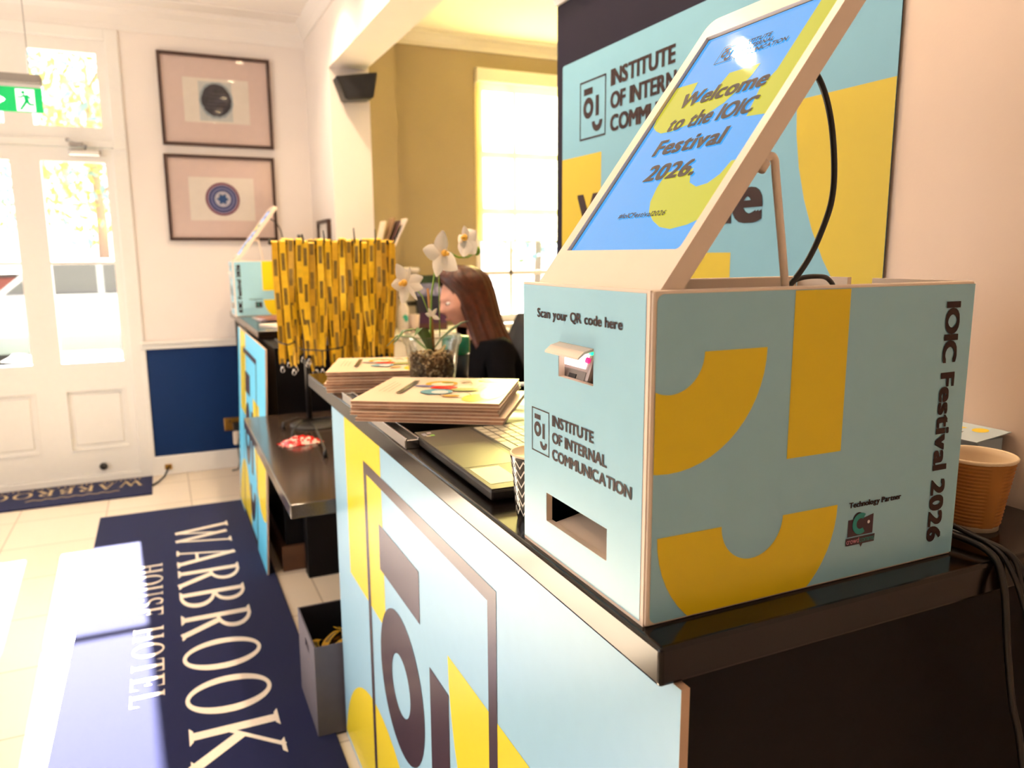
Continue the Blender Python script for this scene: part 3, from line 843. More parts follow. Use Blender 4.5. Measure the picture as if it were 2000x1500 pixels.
SER = {
 'W': (.92, [seg((.10, 1), (.29, 0), .10), seg((.29, 0), (.47, .86), .055), seg((.43, .95), (.64, 0), .10), seg((.64, 0), (.83, 1), .055), serif(.12, 1, .24, -1), serif(.81, 1, .22, -1)]),
 'A': (.66, [seg((.12, 0), (.33, 1), .05), seg((.32, 1), (.55, 0), .11), seg((.20, .34), (.47, .34), .05), serif(.12, 0, .22, 1), serif(.55, 0, .24, 1)]),
 'R': (.62, [seg((.14, 0), (.14, 1), .11), bowl(.18, .75, .33, .25, .10, .05, -90, 90), seg((.14, .975), (.20, .975), .05), seg((.14, .525), (.22, .525), .05), seg((.28, .52), (.54, 0), .11), serif(.14, 0, .26, 1), serif(.14, 1, .24, -1), serif(.55, 0, .18, 1)]),
 'B': (.60, [seg((.14, 0), (.14, 1), .11), bowl(.18, .76, .29, .24, .10, .05, -90, 90), bowl(.18, .27, .35, .27, .11, .05, -90, 90), seg((.12, .975), (.20, .975), .05), seg((.12, .53), (.20, .53), .05), seg((.12, .025), (.20, .025), .05), serif(.14, 0, .22, 1), serif(.14, 1, .22, -1)]),
 'O': (.72, [bowl(.36, .5, .32, .515, .11, .05, 0, 180, 24), bowl(.36, .5, .32, .515, .11, .05, 180, 360, 24)]),
 'K': (.72, [seg((.14, 0), (.14, 1), .11), seg((.16, .42), (.56, 1), .05), seg((.26, .56), (.60, 0), .12), serif(.14, 0, .26, 1), serif(.14, 1, .26, -1), serif(.57, 1, .22, -1), serif(.60, 0, .24, 1)]),
 'H': (.68, [seg((.14, 0), (.14, 1), .11), seg((.54, 0), (.54, 1), .11), seg((.14, .5), (.54, .5), .05), serif(.14, 0, .24, 1), serif(.14, 1, .24, -1), serif(.54, 0, .24, 1), serif(.54, 1, .24, -1)]),
 'U': (.66, [seg((.14, .28), (.14, 1), .11), seg((.53, .28), (.53, 1), .06), bowl(.325, .29, .24, .30, .10, .06, 180, 360), serif(.14, 1, .24, -1), serif(.53, 1, .20, -1)]),
 'S': (.50, [bowl(.25, .74, .20, .27, .08, .06, 40, 270), bowl(.25, .26, .21, .27, .08, .06, -140, 90), [(.20, .53), (.14, .62), (.30, .47), (.36, .38)], [(.38, .98), (.43, .98), (.43, .74), (.40, .74)], [(.06, .02), (.10, .02), (.10, .28), (.06, .28)]]),
 'E': (.56, [seg((.14, 0), (.14, 1), .11), seg((.10, .975), (.48, .975), .05), seg((.14, .52), (.40, .52), .05), seg((.10, .025), (.50, .025), .05), [(.44, .95), (.48, .95), (.48, .78)], [(.46, .05), (.50, .05), (.50, .24)], [(.37, .42), (.40, .42), (.40, .62), (.37, .62)], serif(.14, 0, .22, 1), serif(.14, 1, .22, -1)]),
 'T': (.60, [seg((.30, 0), (.30, 1), .11), seg((.04, .975), (.56, .975), .05), [(.04, .95), (.08, .95), (.04, .74)], [(.52, .95), (.56, .95), (.56, .74)], serif(.30, 0, .26, 1)]),
 'L': (.54, [seg((.14, 0), (.14, 1), .11), seg((.10, .025), (.48, .025), .05), [(.44, .05), (.48, .05), (.48, .28)], serif(.14, 0, .22, 1), serif(.14, 1, .24, -1)]),
 'I': (.28, [seg((.14, 0), (.14, 1), .11), serif(.14, 0, .24, 1), serif(.14, 1, .24, -1)]),
 'G': (.66, [bowl(.35, .5, .31, .515, .11, .05, 45, 320, 24), seg((.56, .12), (.56, .42), .10), serif(.54, .44, .22, -1)]),
 ' ': (.36, []),
}
def serif_text(mb, st, org, U, V, width, cap, material):
    tot = sum(SER[c][0] + .07 for c in st) - .07
    k = width / tot
    x = 0
    for c in st:
        w, polys = SER[c]
        for i, p in enumerate(polys):
            mb.poly([((x + a) * k, b * cap) for a, b in p], Vector(org) + Vector((0, 0, .00025 * i)), U, V, material)
        x += w + .07
M_mat = mat('navy_mat_pile', '11153F', 0.95, var=0.45, scale=450, spec=0.1, bump=0.5, bscale=900)
for _m in (M_mat,):
    _b = _m.node_tree.nodes['Principled BSDF']
    _b.inputs['Sheen Weight'].default_value = 0.20
    _b.inputs['Sheen Roughness'].default_value = 0.35
    _b.inputs['Sheen Tint'].default_value = (.80, .84, 1.0, 1)
M_matlet = mat('cream_mat_pile', 'EFE0D0', 0.95, var=0.12, scale=450, spec=0.1, bump=0.4, bscale=900)
M_matedge = mat('mat_rubber_edge', '10122A', 0.7)
q = MB()
q.box(-.397, .390, 1.25, 4.697, 0.0005, .009, M_mat, .003)
framed(q, -.410, .403, 1.237, 4.710, -.395, .388, 1.252, 4.695, 0.0003, .005, M_matedge) if False else None
serif_text(q, 'WARBROOK', (-.020, 4.335, .0096), (0, -1, 0), (1, 0, 0), 2.215, .262, M_matlet)
serif_text(q, 'HOUSE HOTEL', (-.190, 3.845, .0096), (0, -1, 0), (1, 0, 0), 1.28, .105, M_matlet)
o = q.build('entrance_mat'); tag(o, 'large navy mat lettered WARBROOK HOUSE HOTEL beside the counters', 'mat')
q = MB()
q.box(-1.20, -.133, 5.060, 5.485, 0.0005, .009, M_mat, .003)
gold = mat('gold_mat_pile', 'C9B08A', .95, var=.15, scale=450)
serif_text(q, 'WARBROOK', (-.185, 5.400, .0096), (-1, 0, 0), (0, -1, 0), .98, .125, gold)
serif_text(q, 'HOUSE HERITAGE HOTEL', (-.20, 5.462, .0096), (-1, 0, 0), (0, -1, 0), .92, .032, gold)
q.tube([(-.32 - .02 * k, 5.205 + .012 * math.sin(k * 1.7), .0098) for k in range(26)], .0022, gold, 6)
o = q.build('door_mat'); tag(o, 'narrow navy door mat lying against the entrance door, lettering upside down', 'mat')

# ================================================================== WALL THINGS
def picture(label, x0, x1, z0, z1, m0, m1, n0, n1, kind):
    t = thing('framed_picture', label, 'picture', ((x0 + x1) / 2, YW, (z0 + z1) / 2), 'pink mounted prints on the hall wall')
    q = MB(); w = .019
    framed(q, x0, x1, z0, z1, x0 + w, x1 - w, z0 + w, z1 - w, YW - .03, YW - .001, M_frame); q.build('frame', t)
    q = MB(); q.box(x0 + w, x1 - w, YW - .012, YW - .003, z0 + w, z1 - w, M_mount); q.build('mount', t)
    q = MB(); q.box(m0, m1, YW - .0135, YW - .012, n0, n1, M_art)
    O = Vector((0, YW - .0138, 0)); O2 = Vector((0, YW - .0141, 0)); O3 = Vector((0, YW - .0144, 0)); O4 = Vector((0, YW - .0147, 0)); O5 = Vector((0, YW - .015, 0))
    rnd = random.Random(3)
    if kind == 0:
        ink = mat('art_ink', '35303A', .7, var=.35, scale=24); halo = mat('art_halo', 'A9B4BC', .7, var=.1, scale=20); fade = mat('art_wash', 'DCDCD8', .7)
        c = ((m0 + m1) / 2 - .002, (n0 + n1) / 2 + .004)
        q.poly(rect(c[0] - .105, c[0] + .095, n0 + .012, n1 - .02), O, XP, ZP, fade)
        ring = lambda R: [(c[0] + (R + rnd.uniform(-.004, .004)) * math.cos(k * PI / 20) * .95, c[1] + (R + rnd.uniform(-.004, .004)) * math.sin(k * PI / 20) * 1.05) for k in range(40)]
        q.poly(ring(.107), O2, XP, ZP, halo); q.poly(ring(.095), O3, XP, ZP, ink)
        i2 = mat('art_ink_soft', '4A434C', .7, var=.3, scale=40)
        for k in range(5): q.poly(rect(c[0] - .07 + .01 * k, c[0] + .06, c[1] - .05 + .022 * k, c[1] - .044 + .022 * k), O4, XP, ZP, i2)
    else:
        c = ((m0 + m1) / 2 + .002, (n0 + n1) / 2)
        cols = ['7A2F4A', 'C9B7C4', '3A4278', '8C8FB8', '34407A', 'D8D2DA', '24477C', '2E6AA0']
        for k, R in enumerate((.106, .093, .088, .072, .064, .050, .0, .0)):
            if R: q.poly(arc(c[0], c[1], R, 0, 354, 40), (0, YW - .0137 - .0003 * k, 0), XP, ZP, mat('disc_' + cols[k], cols[k], .7, var=.06))
        star = [(c[0] + (.040 if k % 2 == 0 else .024) * math.cos(k * PI / 6), c[1] + (.040 if k % 2 == 0 else .024) * math.sin(k * PI / 6)) for k in range(12)]
        q.poly(star, (0, YW - .0160, 0), XP, ZP, mat('disc_star', '1F4E86', .7))
    q.build('print', t)
    q = MB(); q.box(x0 + w, x1 - w, YW - .0215, YW - .0200, z0 + w, z1 - w, M_picglass); q.build('glazing', t)
picture('upper framed print of a dark round blot on a pink mount', .0913, .7660, 2.142, 2.7055, .2305, .627, 2.2905, 2.5635, 0)
picture('lower framed print of a purple and blue ringed disc on a pink mount', .0868, .7610, 1.5454, 2.0868, .2228, .6235, 1.675, 1.950, 1)

t = thing('wall_socket', 'brass double socket on the blue dado', 'socket', (.40, YW - .006, .305))
q = MB(); q.box(.336, .482, YW - .016, YW - .006, .262, .350, M_brass, .003)
for sx in (.372, .446):
    q.box(sx - .004, sx + .004, YW - .019, YW - .015, .318, .334, M_dgrey, .001)
q.build('face_plate', t)
t = thing('power_adapter', 'black plug and white charger hanging from the brass socket', 'charger', (.42, YW - .02, .29))
q = MB(); q.box(.388, .452, YW - .060, YW - .017, .272, .318, M_blk, .008); q.build('plug', t)
q = MB(); q.tube([(.42, YW - .05, .275), (.425, YW - .06, .22), (.41, YW - .055, .15), (.418, YW - .06, .05), (.40, YW - .1, .006), (.36, YW - .12, .006)], .004, M_rub); q.build('lead', t)
q = MB(); q.box(.385, .45, YW - .058, YW - .028, .165, .262, M_paper, .01); q.build('charger_body', t)
t = thing('skirting_cable', 'black lead coming out of the white skirting by the door', 'cable', (-.03, YW - .03, .055))
q = MB(); q.box(-.055, -.012, YW - .034, YW - .022, .04, .075, M_brass, .003); q.build('outlet_plate', t)
q = MB(); q.tube([(-.03, YW - .034, .058), (-.035, YW - .06, .052), (-.06, YW - .12, .020), (-.10, YW - .20, .008), (-.13, YW - .26, .008)], .006, M_rub); q.build('lead', t)

# hanging emergency exit sign
t = thing('exit_sign', 'hanging green emergency exit sign with running man', 'sign', (-.52, 3.5, 2.05))
q = MB(); q.box(-.70, -.3435, 3.47, 3.53, 2.086, 2.118, M_grey, .004); q.build('housing', t)
q = MB(); q.box(-.695, -.347, 3.494, 3.506, 2.073, 2.087, M_trim); q.build('light_bar', t)
grn = mat('exit_green', '0E9A52', .25, emit=.9, ecol='0FA556'); wht = mat('exit_white', 'FFFFFF', .3, emit=1.0)
q = MB(); q.box(-.695, -.3465, 3.496, 3.504, 1.984, 2.0735, grn, .001)
O = Vector((0, 3.4955, 0)); O2 = Vector((0, 3.4950, 0))
q.poly(rect(-.432, -.371, 1.987, 2.067), O, XP, ZP, wht)
q.poly(arc(-.4075, 2.0545, 0.0062, 0, 340, 14), O2, XP, ZP, grn)
for a, b_, w in (((-.400, 2.045), (-.397, 2.022), .014), ((-.398, 2.025), (-.410, 2.006), .009), ((-.409, 2.008), (-.420, 1.992), .008), ((-.398, 2.025), (-.388, 2.011), .009), ((-.390, 2.012), (-.374, 2.012), .007), ((-.403, 2.046), (-.417, 2.036), .006), ((-.416, 2.036), (-.429, 2.038), .005), ((-.398, 2.046), (-.385, 2.034), .006)):
    q.poly(seg(a, b_, w), O2, XP, ZP, grn)
for a, b_ in (((-.510, 2.052), (-.470, 2.022)), ((-.470, 2.030), (-.510, 1.998))):
    q.poly(seg(a, b_, .012), O, XP, ZP, wht)
q.poly(seg((-.60, 2.026), (-.47, 2.026), .010), O, XP, ZP, wht)
q.build('legend_panel', t)
q = MB()
for x in (-.381, -.66): q.tube([(x, 3.5, 2.118), (x, 3.5, CE)], .0016, M_grey, 6)
q.build('suspension_wire', t)

# loudspeaker on the pier
t = thing('loudspeaker', 'black wedge loudspeaker bracketed high on the white pier', 'loudspeaker', (1.13, 4.70, 2.41))
q = MB()
q.poly([(1.012, 2.452), (1.244, 2.492), (1.246, 2.478), (1.222, 2.352), (1.205, 2.343), (1.072, 2.327), (1.055, 2.335)], (0, 4.60, 0), XP, ZP, M_blk, thick=.12)
q.build('cabinet', t)
q = MB(); q.poly([(1.030, 2.444), (1.234, 2.479), (1.212, 2.357), (1.070, 2.340)], (0, 4.5990, 0), XP, ZP, mat('speaker_grille', '14131A', .8, var=.4, scale=300)); q.build('grille', t)
q = MB(); q.box(1.10, 1.16, 4.71, 4.753, 2.37, 2.45, M_blk, .004); q.build('bracket', t)

# small frame on the pier side, letter rack on the olive pilaster
t = thing('small_frame', 'small slim wooden frame hanging on the pier behind the lanyards', 'picture', (.99, 5.05, 1.60))
q = MB(); w = .022
for a, b_, c, d in ((4.885, 5.235, 1.645, 1.667), (4.885, 5.235, 1.528, 1.55), (4.885, 4.885 + w, 1.55, 1.645), (5.235 - w, 5.235, 1.55, 1.645)):
    q.box(.975, .9995, a, b_, c, d, M_frame)
q.build('frame', t)
q = MB(); q.box(.99, .9992, 4.907, 5.213, 1.55, 1.645, M_art); q.build('print', t)
t = thing('letter_rack', 'wall rack with leaning folders behind the lanyards', 'letter rack', (1.27, 4.70, 1.55))
q = MB(); q.box(1.205, 1.33, 4.62, 4.752, 1.40, 1.416, M_frame, .003); q.box(1.205, 1.33, 4.62, 4.628, 1.416, 1.50, M_frame, .003); q.box(1.205, 1.33, 4.744, 4.752, 1.416, 1.50, M_frame, .003); q.build('rack', t)
for k, (c_, h, an) in enumerate((('D9C9B0', .24, 14), ('8A6A4E', .27, 20), ('4A2C38', .26, 24), ('E9DCD6', .28, 27))):
    tt = thing('folder', ['cream folder leftmost in the wall rack', 'brown folder second in the wall rack', 'plum folder third in the wall rack', 'tallest white folder in the wall rack'][k], 'folder', (1.215 + .022 * k, 4.69, 1.417), 'folders in the wall rack')
    A = Matrix.Translation((1.215 + .022 * k, 4.69, 1.417)) @ Matrix.Rotation(math.radians(an), 4, 'Y')
    q = MB(); q.box(0, .012, -.055, .055, 0, h, mat('folder_' + c_, c_, .6, var=.05), .003, M=A); o = q.build('cover', tt)

# ceiling downlights: one row above the counters, plus an added unseen row to brighten the hall
M_lamp = mat('lamp_disc', 'FFE2B4', .4, emit=60.0)
proto = None
DL = [(.70, y) for y in (4.37, 3.65, 2.88, 2.10, 1.41)] + [(-.95, y) for y in (3.65, 2.16)]
for k, (x, y) in enumerate(DL):
    if proto is None:
        proto = thing('ceiling_downlight', 'round recessed warm ceiling downlight above the counters', 'ceiling light', (x, y, CE), 'recessed downlights')
        q = MB(); q.lathe([(.052, 0), (.052, -.006), (.038, -.010), (.036, -.002)], x, y, M_trim, 24, z0=CE); q.build('trim_ring', proto)
        q = MB(); q.lathe([(.0355, -.003), (0, -.0035)], x, y, M_lamp, 24, z0=CE); q.build('lamp', proto)
        o = proto
    else:
        o = copy_tree(proto); o.location = (x, y, CE)
        o['label'] = 'round recessed warm ceiling downlight above the counters' if x > 0 else 'round warm ceiling downlight added unseen to light the open hall'
    sp = lamp('downlight_beam', 'SPOT', (x, y, CE - .008), 58.0 if x > 0 else 40.0, (1.0, .74, .48), spot_size=math.radians(125), spot_blend=.7, shadow_soft_size=.03)
    sp.rotation_euler = (0, 0, 0)
for (x, y) in ((2.3, 4.3), (2.3, 2.4)):
    lamp('office_fill', 'SPOT', (x, y, 2.95), 26.0, (1.0, .80, .55), spot_size=math.radians(140), spot_blend=.8, shadow_soft_size=.06)  # added office fill spots, no fixtures built for them

# ================================================================== THINGS ON THE NEAR COUNTER
def rot_box(q, cx, cy, ang, l, w, z0, z1, material, bev=0.0):
    A = Matrix.Translation((cx, cy, 0)) @ Matrix.Rotation(math.radians(ang), 4, 'Z')
    q.box(-l / 2, l / 2, -w / 2, w / 2, z0, z1, material, bev, M=A)
# slim black tray with bright metal edges, running along the counter edge
t = thing('slim_tray', 'slim black bar with polished silver edges along the counter front', 'tray', (.408, 1.65, CT))
q = MB(); q.box(.4035, .4285, 1.375, 1.925, CT + .0003, CT + .012, M_blk); q.build('channel', t)
for a in (.4025, .4265):
    q = MB(); q.box(a, a + .0035, 1.372, 1.928, CT + .0003, CT + .021, M_steel, .001); q.build('rail', t)
for y in (1.372, 1.922):
    q = MB(); q.box(.4025, .430, y, y + .006, CT + .0003, CT + .017, M_steel, .001); q.build('end_cap', t)

# magazines: square brochures in two stacks
def cover_art(q, cx, cy, ang, S, z):
    A = Matrix.Translation((cx, cy, z)) @ Matrix.Rotation(math.radians(ang), 4, 'Z')
    O = A @ Vector((-S / 2, -S / 2, 0)); U = (A.to_3x3() @ Vector((1, 0, 0))); V = (A.to_3x3() @ Vector((0, 1, 0)))
    up = Vector((0, 0, .00025))
    ell = lambda cx_, cy_, rx, ry, rot=0: [(S * (cx_ + rx * math.cos(k * PI / 10) * math.cos(rot) - ry * math.sin(k * PI / 10) * math.sin(rot)), S * (cy_ + rx * math.cos(k * PI / 10) * math.sin(rot) + ry * math.sin(k * PI / 10) * math.cos(rot))) for k in range(20)]
    m_ = lambda h: mat('cover_' + h, h, .25, var=.12, scale=60)
    k = 1
    for e, h in ((ell(.88, .55, .14, .50), 'F4EBA6'), (ell(.80, .18, .08, .14), 'EBC33C'), (ell(.82, .88, .12, .07), 'EBBE40'), (ell(.90, .45, .09, .32), 'FBF6D2')):
        e = clip(clip(clip(e, 0, S * .995, False), 1, S * .006, True), 1, S * .994, False)
        q.poly(e, O + up * k, U, V, m_(h)); k += 1
    for e, h in ((ell(.46, .70, .12, .12), 'D9A233'), (ell(.47, .68, .085, .075), 'F3DDC2'), (ell(.50, .74, .05, .035), '8A8A36'), (ell(.37, .58, .09, .035, -.1), '6D6E98'), (ell(.50, .36, .115, .10), '6FA0AE'), (ell(.53, .34, .06, .06), 'D9D7D4'), (ell(.52, .52, .10, .07), 'D0201E'), (ell(.68, .45, .10, .06, .1), '98A05A'), (ell(.64, .20, .06, .035), 'CF9636'), (ell(.62, .80, .05, .025, .6), 'E3A6A0')):
        q.poly(e, O + up * k, U, V, m_(h)); k += 1
    for a, b_ in (((.62, .70), (.66, .78)), ((.66, .78), (.70, .66)), ((.72, .52), (.82, .56)), ((.74, .30), (.78, .22)), ((.60, .16), (.55, .22)), ((.56, .86), (.66, .84))):
        q.poly([(S * p[0], S * p[1]) for p in seg(a, b_, .009)], O + up * k, U, V, m_('6A4A44'))
    text(q, 'RESET', O + up * k + V * S * .30 + U * S * .275, V, -U, S * .42, S * .035, m_('3A3632'), .04) if False else None
    q.poly([(S * a, S * b_) for a, b_ in rect(.235, .275, .26, .78)], O + up * k, U, V, m_('4E4A3C'))
    for j in range(3):
        q.poly([(S * a, S * b_) for a, b_ in rect(.10 + .035 * j, .105 + .035 * j, .30, .72 - .05 * j)], O + up * k, U, V, m_('C9A08C'))
def brochure(label, cx, cy, ang, S, z, th, art, group):
    t = thing('brochure', label, 'brochure', (cx, cy, z), group)
    q = MB(); rot_box(q, cx, cy, ang, S - .003, S - .003, z + .0006, z + th - .0008, M_page); q.build('pages', t)
    q = MB(); rot_box(q, cx, cy, ang, S, S, z + th - .0008, z + th, M_gloss); rot_box(q, cx, cy, ang, S, S, z, z + .0006, M_gloss)
    if art: cover_art(q, cx, cy, ang, S, z + th + .00005)
    q.build('cover', t)
rnd = random.Random(5)
zb = CT + .0250
N1 = 6; th1 = .0068
for k in range(N1):
    top = k == N1 - 1
    dx, dy, da = (0, 0, 0) if top else (rnd.uniform(-.004, .006), rnd.uniform(-.006, .004), rnd.uniform(-1.5, 1.5))
    if k < 2: dx += .006; dy -= .012; da -= 2
    brochure('square brochure with a colourful sketch cover, topmost of the nearer stack' if top else 'plain edged square brochure lying under the topmost one of the nearer stack',
             .556 + dx, 1.605 + dy, -32.5 + da, .312, zb + k * (th1 + .0003), th1, top, 'brochures in the nearer stack')
N2 = 7; th2 = .0076
for k in range(N2):
    top = k == N2 - 1
    dx, dy, da = (0, 0, 0) if top else (rnd.uniform(-.005, .006), rnd.uniform(-.006, .006), rnd.uniform(-1.5, 1.5))
    brochure('square brochure with a colourful sketch cover, topmost of the stack beside the orchid pot' if top else 'plain edged square brochure lying under the topmost one of the orchid side stack',
             .567 + dx, 2.135 + dy, -19 + da, .285, CT + .0008 + k * (th2 + .0003), th2, top, 'brochures in the stack beside the orchid')

# laptop
t = thing('laptop', 'open dark laptop lying between the brochures and the kiosk', 'laptop', (.55, 1.21, CT))
q = MB(); rot_box(q, .548, 1.207, -1.0, .244, .408, CT + .004, CT + .0205, M_blk, .004); rot_box(q, .548, 1.207, -1.0, .240, .404, CT + .020, CT + .022, M_lap, .0008)
A = Matrix.Translation((.548, 1.207, CT + .0221)) @ Matrix.Rotation(math.radians(-1.0), 4, 'Z')
q.box(-.118, -.018, -.078, .075, -.0004, .0002, mat('laptop_touchpad', '453D31', .36, metal=.35), M=A)
q.box(-.112, -.062, -.178, -.088, 0, .0003, mat('laptop_pale_patch', 'F1E6B8', .35, var=.06), M=A)  # pale flat rectangle on the palm rest
for k, (u, v, h) in enumerate(((-.108, .178, '8C8CA0'), (-.096, .183, 'C9B9C0'), (-.104, .160, 'B8A890'), (-.095, .163, '7FC23A'), (-.108, .168, '9A9AA0'))):
    q.box(u - .004, u + .004, v - .005, v + .004, 0, .0003, mat('sticker_' + h, h, .3), M=A)
q.build('base', t)
for u in (-.085, .085):
    for v in (-.16, .16):
        q = MB(); q.lathe([(.008, 0), (.008, .004), (0, .004)], .548 + u, 1.207 + v, M_blk, 12, z0=CT); q.build('rubber_foot', t)
q = MB(); q.box(-.008, .102, -.185, .195, -.0003, .0003, M_blk, M=A); o = q.build('keyboard', t)
kq = MB()
for r in range(5):
    for c in range(14):
        u, v = -.002 + r * .0205, -.178 + c * .0262
        if r == 0 and 4 <= c <= 8:
            if c > 4: continue
            kq.box(u, u + .0170, v, v + .0262 * 5 - .0035, .0003, .0018, M_silver, M=A); continue
        kq.box(u, u + .0170, v, v + .0227, .0003, .0018, M_silver, M=A)
o2 = kq.build('keys'); o2.parent = o; o2.location = -Vector(t.location); o2['label'] = 'pale silver keys'
q = MB()
B = A @ Matrix.Translation((.120, 0, -.0115)) @ Matrix.Rotation(math.radians(87.5), 4, 'Y')
q.box(-.004, .003, -.203, .203, .0, .236, M_lap, .003, M=B); q.build('lid', t)
q = MB(); q.box(-.0052, -.0042, -.194, .194, .014, .226, mat('laptop_screen', 'E9E4C8', .15, emit=.55, var=0), M=B); q.build('screen', t)
t = thing('usb_stick', 'black and silver stick plugged into the laptop side by the tray', 'usb stick', (.43, 1.392, CT))
q = MB(); q.box(.4315, .447, 1.4135, 1.436, CT + .0035, CT + .013, M_blk, .002); q.build('body', t)
q = MB(); q.box(.4325, .446, 1.4115, 1.4135, CT + .005, CT + .0115, M_steel); q.build('plug', t)

# zigzag cup beside the kiosk
t = thing('patterned_cup', 'black and white zigzag cup half hidden behind the kiosk front', 'cup', (.462, .925, CT))
cupin = mat('cup_inside', 'E6D3AE', .4)
prof = [(.0325, .0), (.034, .006), (.0365, .035), (.0395, .065), (.0425, .090), (.0432, .0935)]
cx, cy = .4625, .921
q = MB(); q.lathe(prof, cx, cy, mat('cup_black', '15110E', .15, var=.1), 40, z0=CT, caps=False)
q.v = q.v
w_ = mat('cup_white', 'EFE7DA', .2)
def cup_r(z): 
    for (r0, z0), (r1, z1) in zip(prof, prof[1:]):
        if z0 <= z <= z1: return r0 + (r1 - r0) * (z - z0) / (z1 - z0)
    return prof[-1][0]
for row in range(6):
    n_ = 18
    for k in range(n_):
        a0 = 2 * PI * k / n_; a1 = 2 * PI * (k + .5) / n_; a2 = 2 * PI * (k + 1) / n_
        for p0, p1, z0, z1 in ((a0, a1, .010 + row * .0135, .020 + row * .0135), (a1, a2, .020 + row * .0135, .010 + row * .0135)):
            P = []
            for a, z in ((p0, z0), (p1, z1), (p1, z1 + .0032), (p0, z0 + .0032)):
                r = cup_r(z) + .0005
                P.append((cx + r * math.cos(a), cy + r * math.sin(a), CT + z))
            q.raw(P, [(0, 1, 2, 3)], w_)
q.build('body', t)
q = MB(); q.lathe([(.0432, .0935), (.0425, .096), (.040, .0955), (.0395, .088), (.034, .030), (.0, .012)], cx, cy, cupin, 40, z0=CT); o = q.build('rim_and_lining', t); o['label'] = 'cream rim and lining'

# ripple coffee cup behind the kiosk
t = thing('coffee_cup', 'brown ripple wall paper coffee cup standing by the wall', 'cup', (.972, .645, CT))
cx, cy = .972, .645
q = MB()
pr = [(.0325, .0065)]
nr = 17
for k in range(nr * 4 + 1):
    z = .010 + (.094 - .010) * k / (nr * 4)
    base = .0335 + (.0455 - .0335) * (z - .01) / .084
    pr.append((base + .0011 * math.cos(2 * PI * k / 4), z))
seam = math.radians(-112)
vs = []
q.lathe(pr, cx, cy, M_kraft, 72, z0=CT, caps=False)
for v in q.v:                       # flat glued seam down the side
    a = math.atan2(v.y - cy, v.x - cx)
    d_ = abs((a - seam + PI) % (2 * PI) - PI)
    if d_ < .24:
        r = .0346 + (.0466 - .0346) * (v.z - CT - .01) / .084
        v.x, v.y = cx + r * math.cos(a), cy + r * math.sin(a)
q.build('ripple_sleeve', t)
q = MB(); q.lathe([(.0325, 0), (.0328, .010), (.0330, .0105)], cx, cy, M_cup, 48, z0=CT)
q.lathe([(.0462, .0935), (.0482, .0955), (.0485, .0975), (.0470, .0990), (.0445, .0975), (.0425, .09), (.0315, .014), (0, .012)], cx, cy, M_cup, 48, z0=CT, caps=False); o = q.build('cup_wall', t); o['label'] = 'cream cup wall and rolled rim'

# leaflet box against the wall
t = thing('leaflet_box', 'small pale blue printed leaflet box against the wall behind the coffee cup', 'box', (1.06, .765, CT))
lb = mat('leaflet_blue', 'C4D3DC', .5, var=.02)
q = MB(); q.box(1.040, 1.094, .690, .845, CT + .0004, CT + .098, lb, .001); q.build('box', t)
q = MB()
L0 = Vector((1.0985, .848, CT + .1075)); U = Vector((0, -1, 0)); V = Vector((1, 0, .10)).normalized()
q.poly(rect(0, .166, -.075, 0), L0, U, V, lb, thick=.0012)
text(q, 'IOIC Festival 2026', L0 + U * .040 - V * .050 + Vector((0, 0, .0004)), U, V, .085, .008, M_ink, .04)
q.poly(rect(.06, .085, -.028, -.012), L0 + Vector((0, 0, .0003)), U, V, M_yel)
q.poly(arc(.105, -.022, .010, 180, 360), L0 + Vector((0, 0, .0003)), U, V, M_yel)
q.poly(arc(.135, -.022, .011, 0, 350), L0 + Vector((0, 0, .0003)), U, V, M_yel)
q.poly(arc(.08, -.064, .018, 0, 350), L0 + Vector((0, 0, .0003)), U, V, M_yel)
q.build('lid', t)

# black leads hanging over the counter end
paths = [
    [(.862, .70, CT + .012), (.875, .62, CT + .016), (.880, .560, CT + .010), (.880, .538, CT - .02), (.888, .530, CT - .10), (.905, .528, .91), (.930, .526, .84), (.955, .52, .70), (.95, .5, .40), (.93, .5, .02)],
    [(.866, .72, CT + .018), (.884, .63, CT + .024), (.893, .565, CT + .013), (.897, .537, CT - .015), (.920, .530, CT - .07), (.950, .526, .96), (.985, .525, .86), (1.01, .52, .70), (1.0, .5, .30), (.98, .49, .02)],
    [(.872, .71, CT + .008), (.893, .64, CT + .011), (.905, .57, CT + .010), (.912, .537, CT - .012), (.940, .530, CT - .08), (.972, .526, .94), (1.00, .525, .84), (1.03, .52, .65), (1.02, .5, .3), (1.0, .48, .02)],
    [(.862, .74, CT + .030), (.880, .66, CT + .033), (.888, .59, CT + .020), (.901, .545, CT + .006), (.909, .534, CT - .03), (.934, .527, CT - .11), (.951, .523, .86), (.965, .52, .74), (.96, .49, .35), (.94, .47, .02)],
]
for k, p in enumerate(paths):
    sm = smooth(p)
    q = MB(); q.tube(sm, .0034 if k % 2 else .0042, M_rub, 8)
    o = q.build('power_lead'); tag(o, 'black power lead hanging over the counter end behind the kiosk', 'cable', 'leads hanging over the counter end')
t = thing('cable_plug', 'small beige plug end hanging among the black leads', 'plug', (.937, .515, .885))
q = MB(); q.box(.930, .944, .508, .522, .868, .892, mat('beige_plug', 'C99A62', .5), .003); q.build('body', t)
q = MB(); q.tube([(.937, .515, .890), (.938, .516, .93), (.930, .524, .99), (.915, .53, 1.04)], .0025, M_rub); q.build('lead', t)

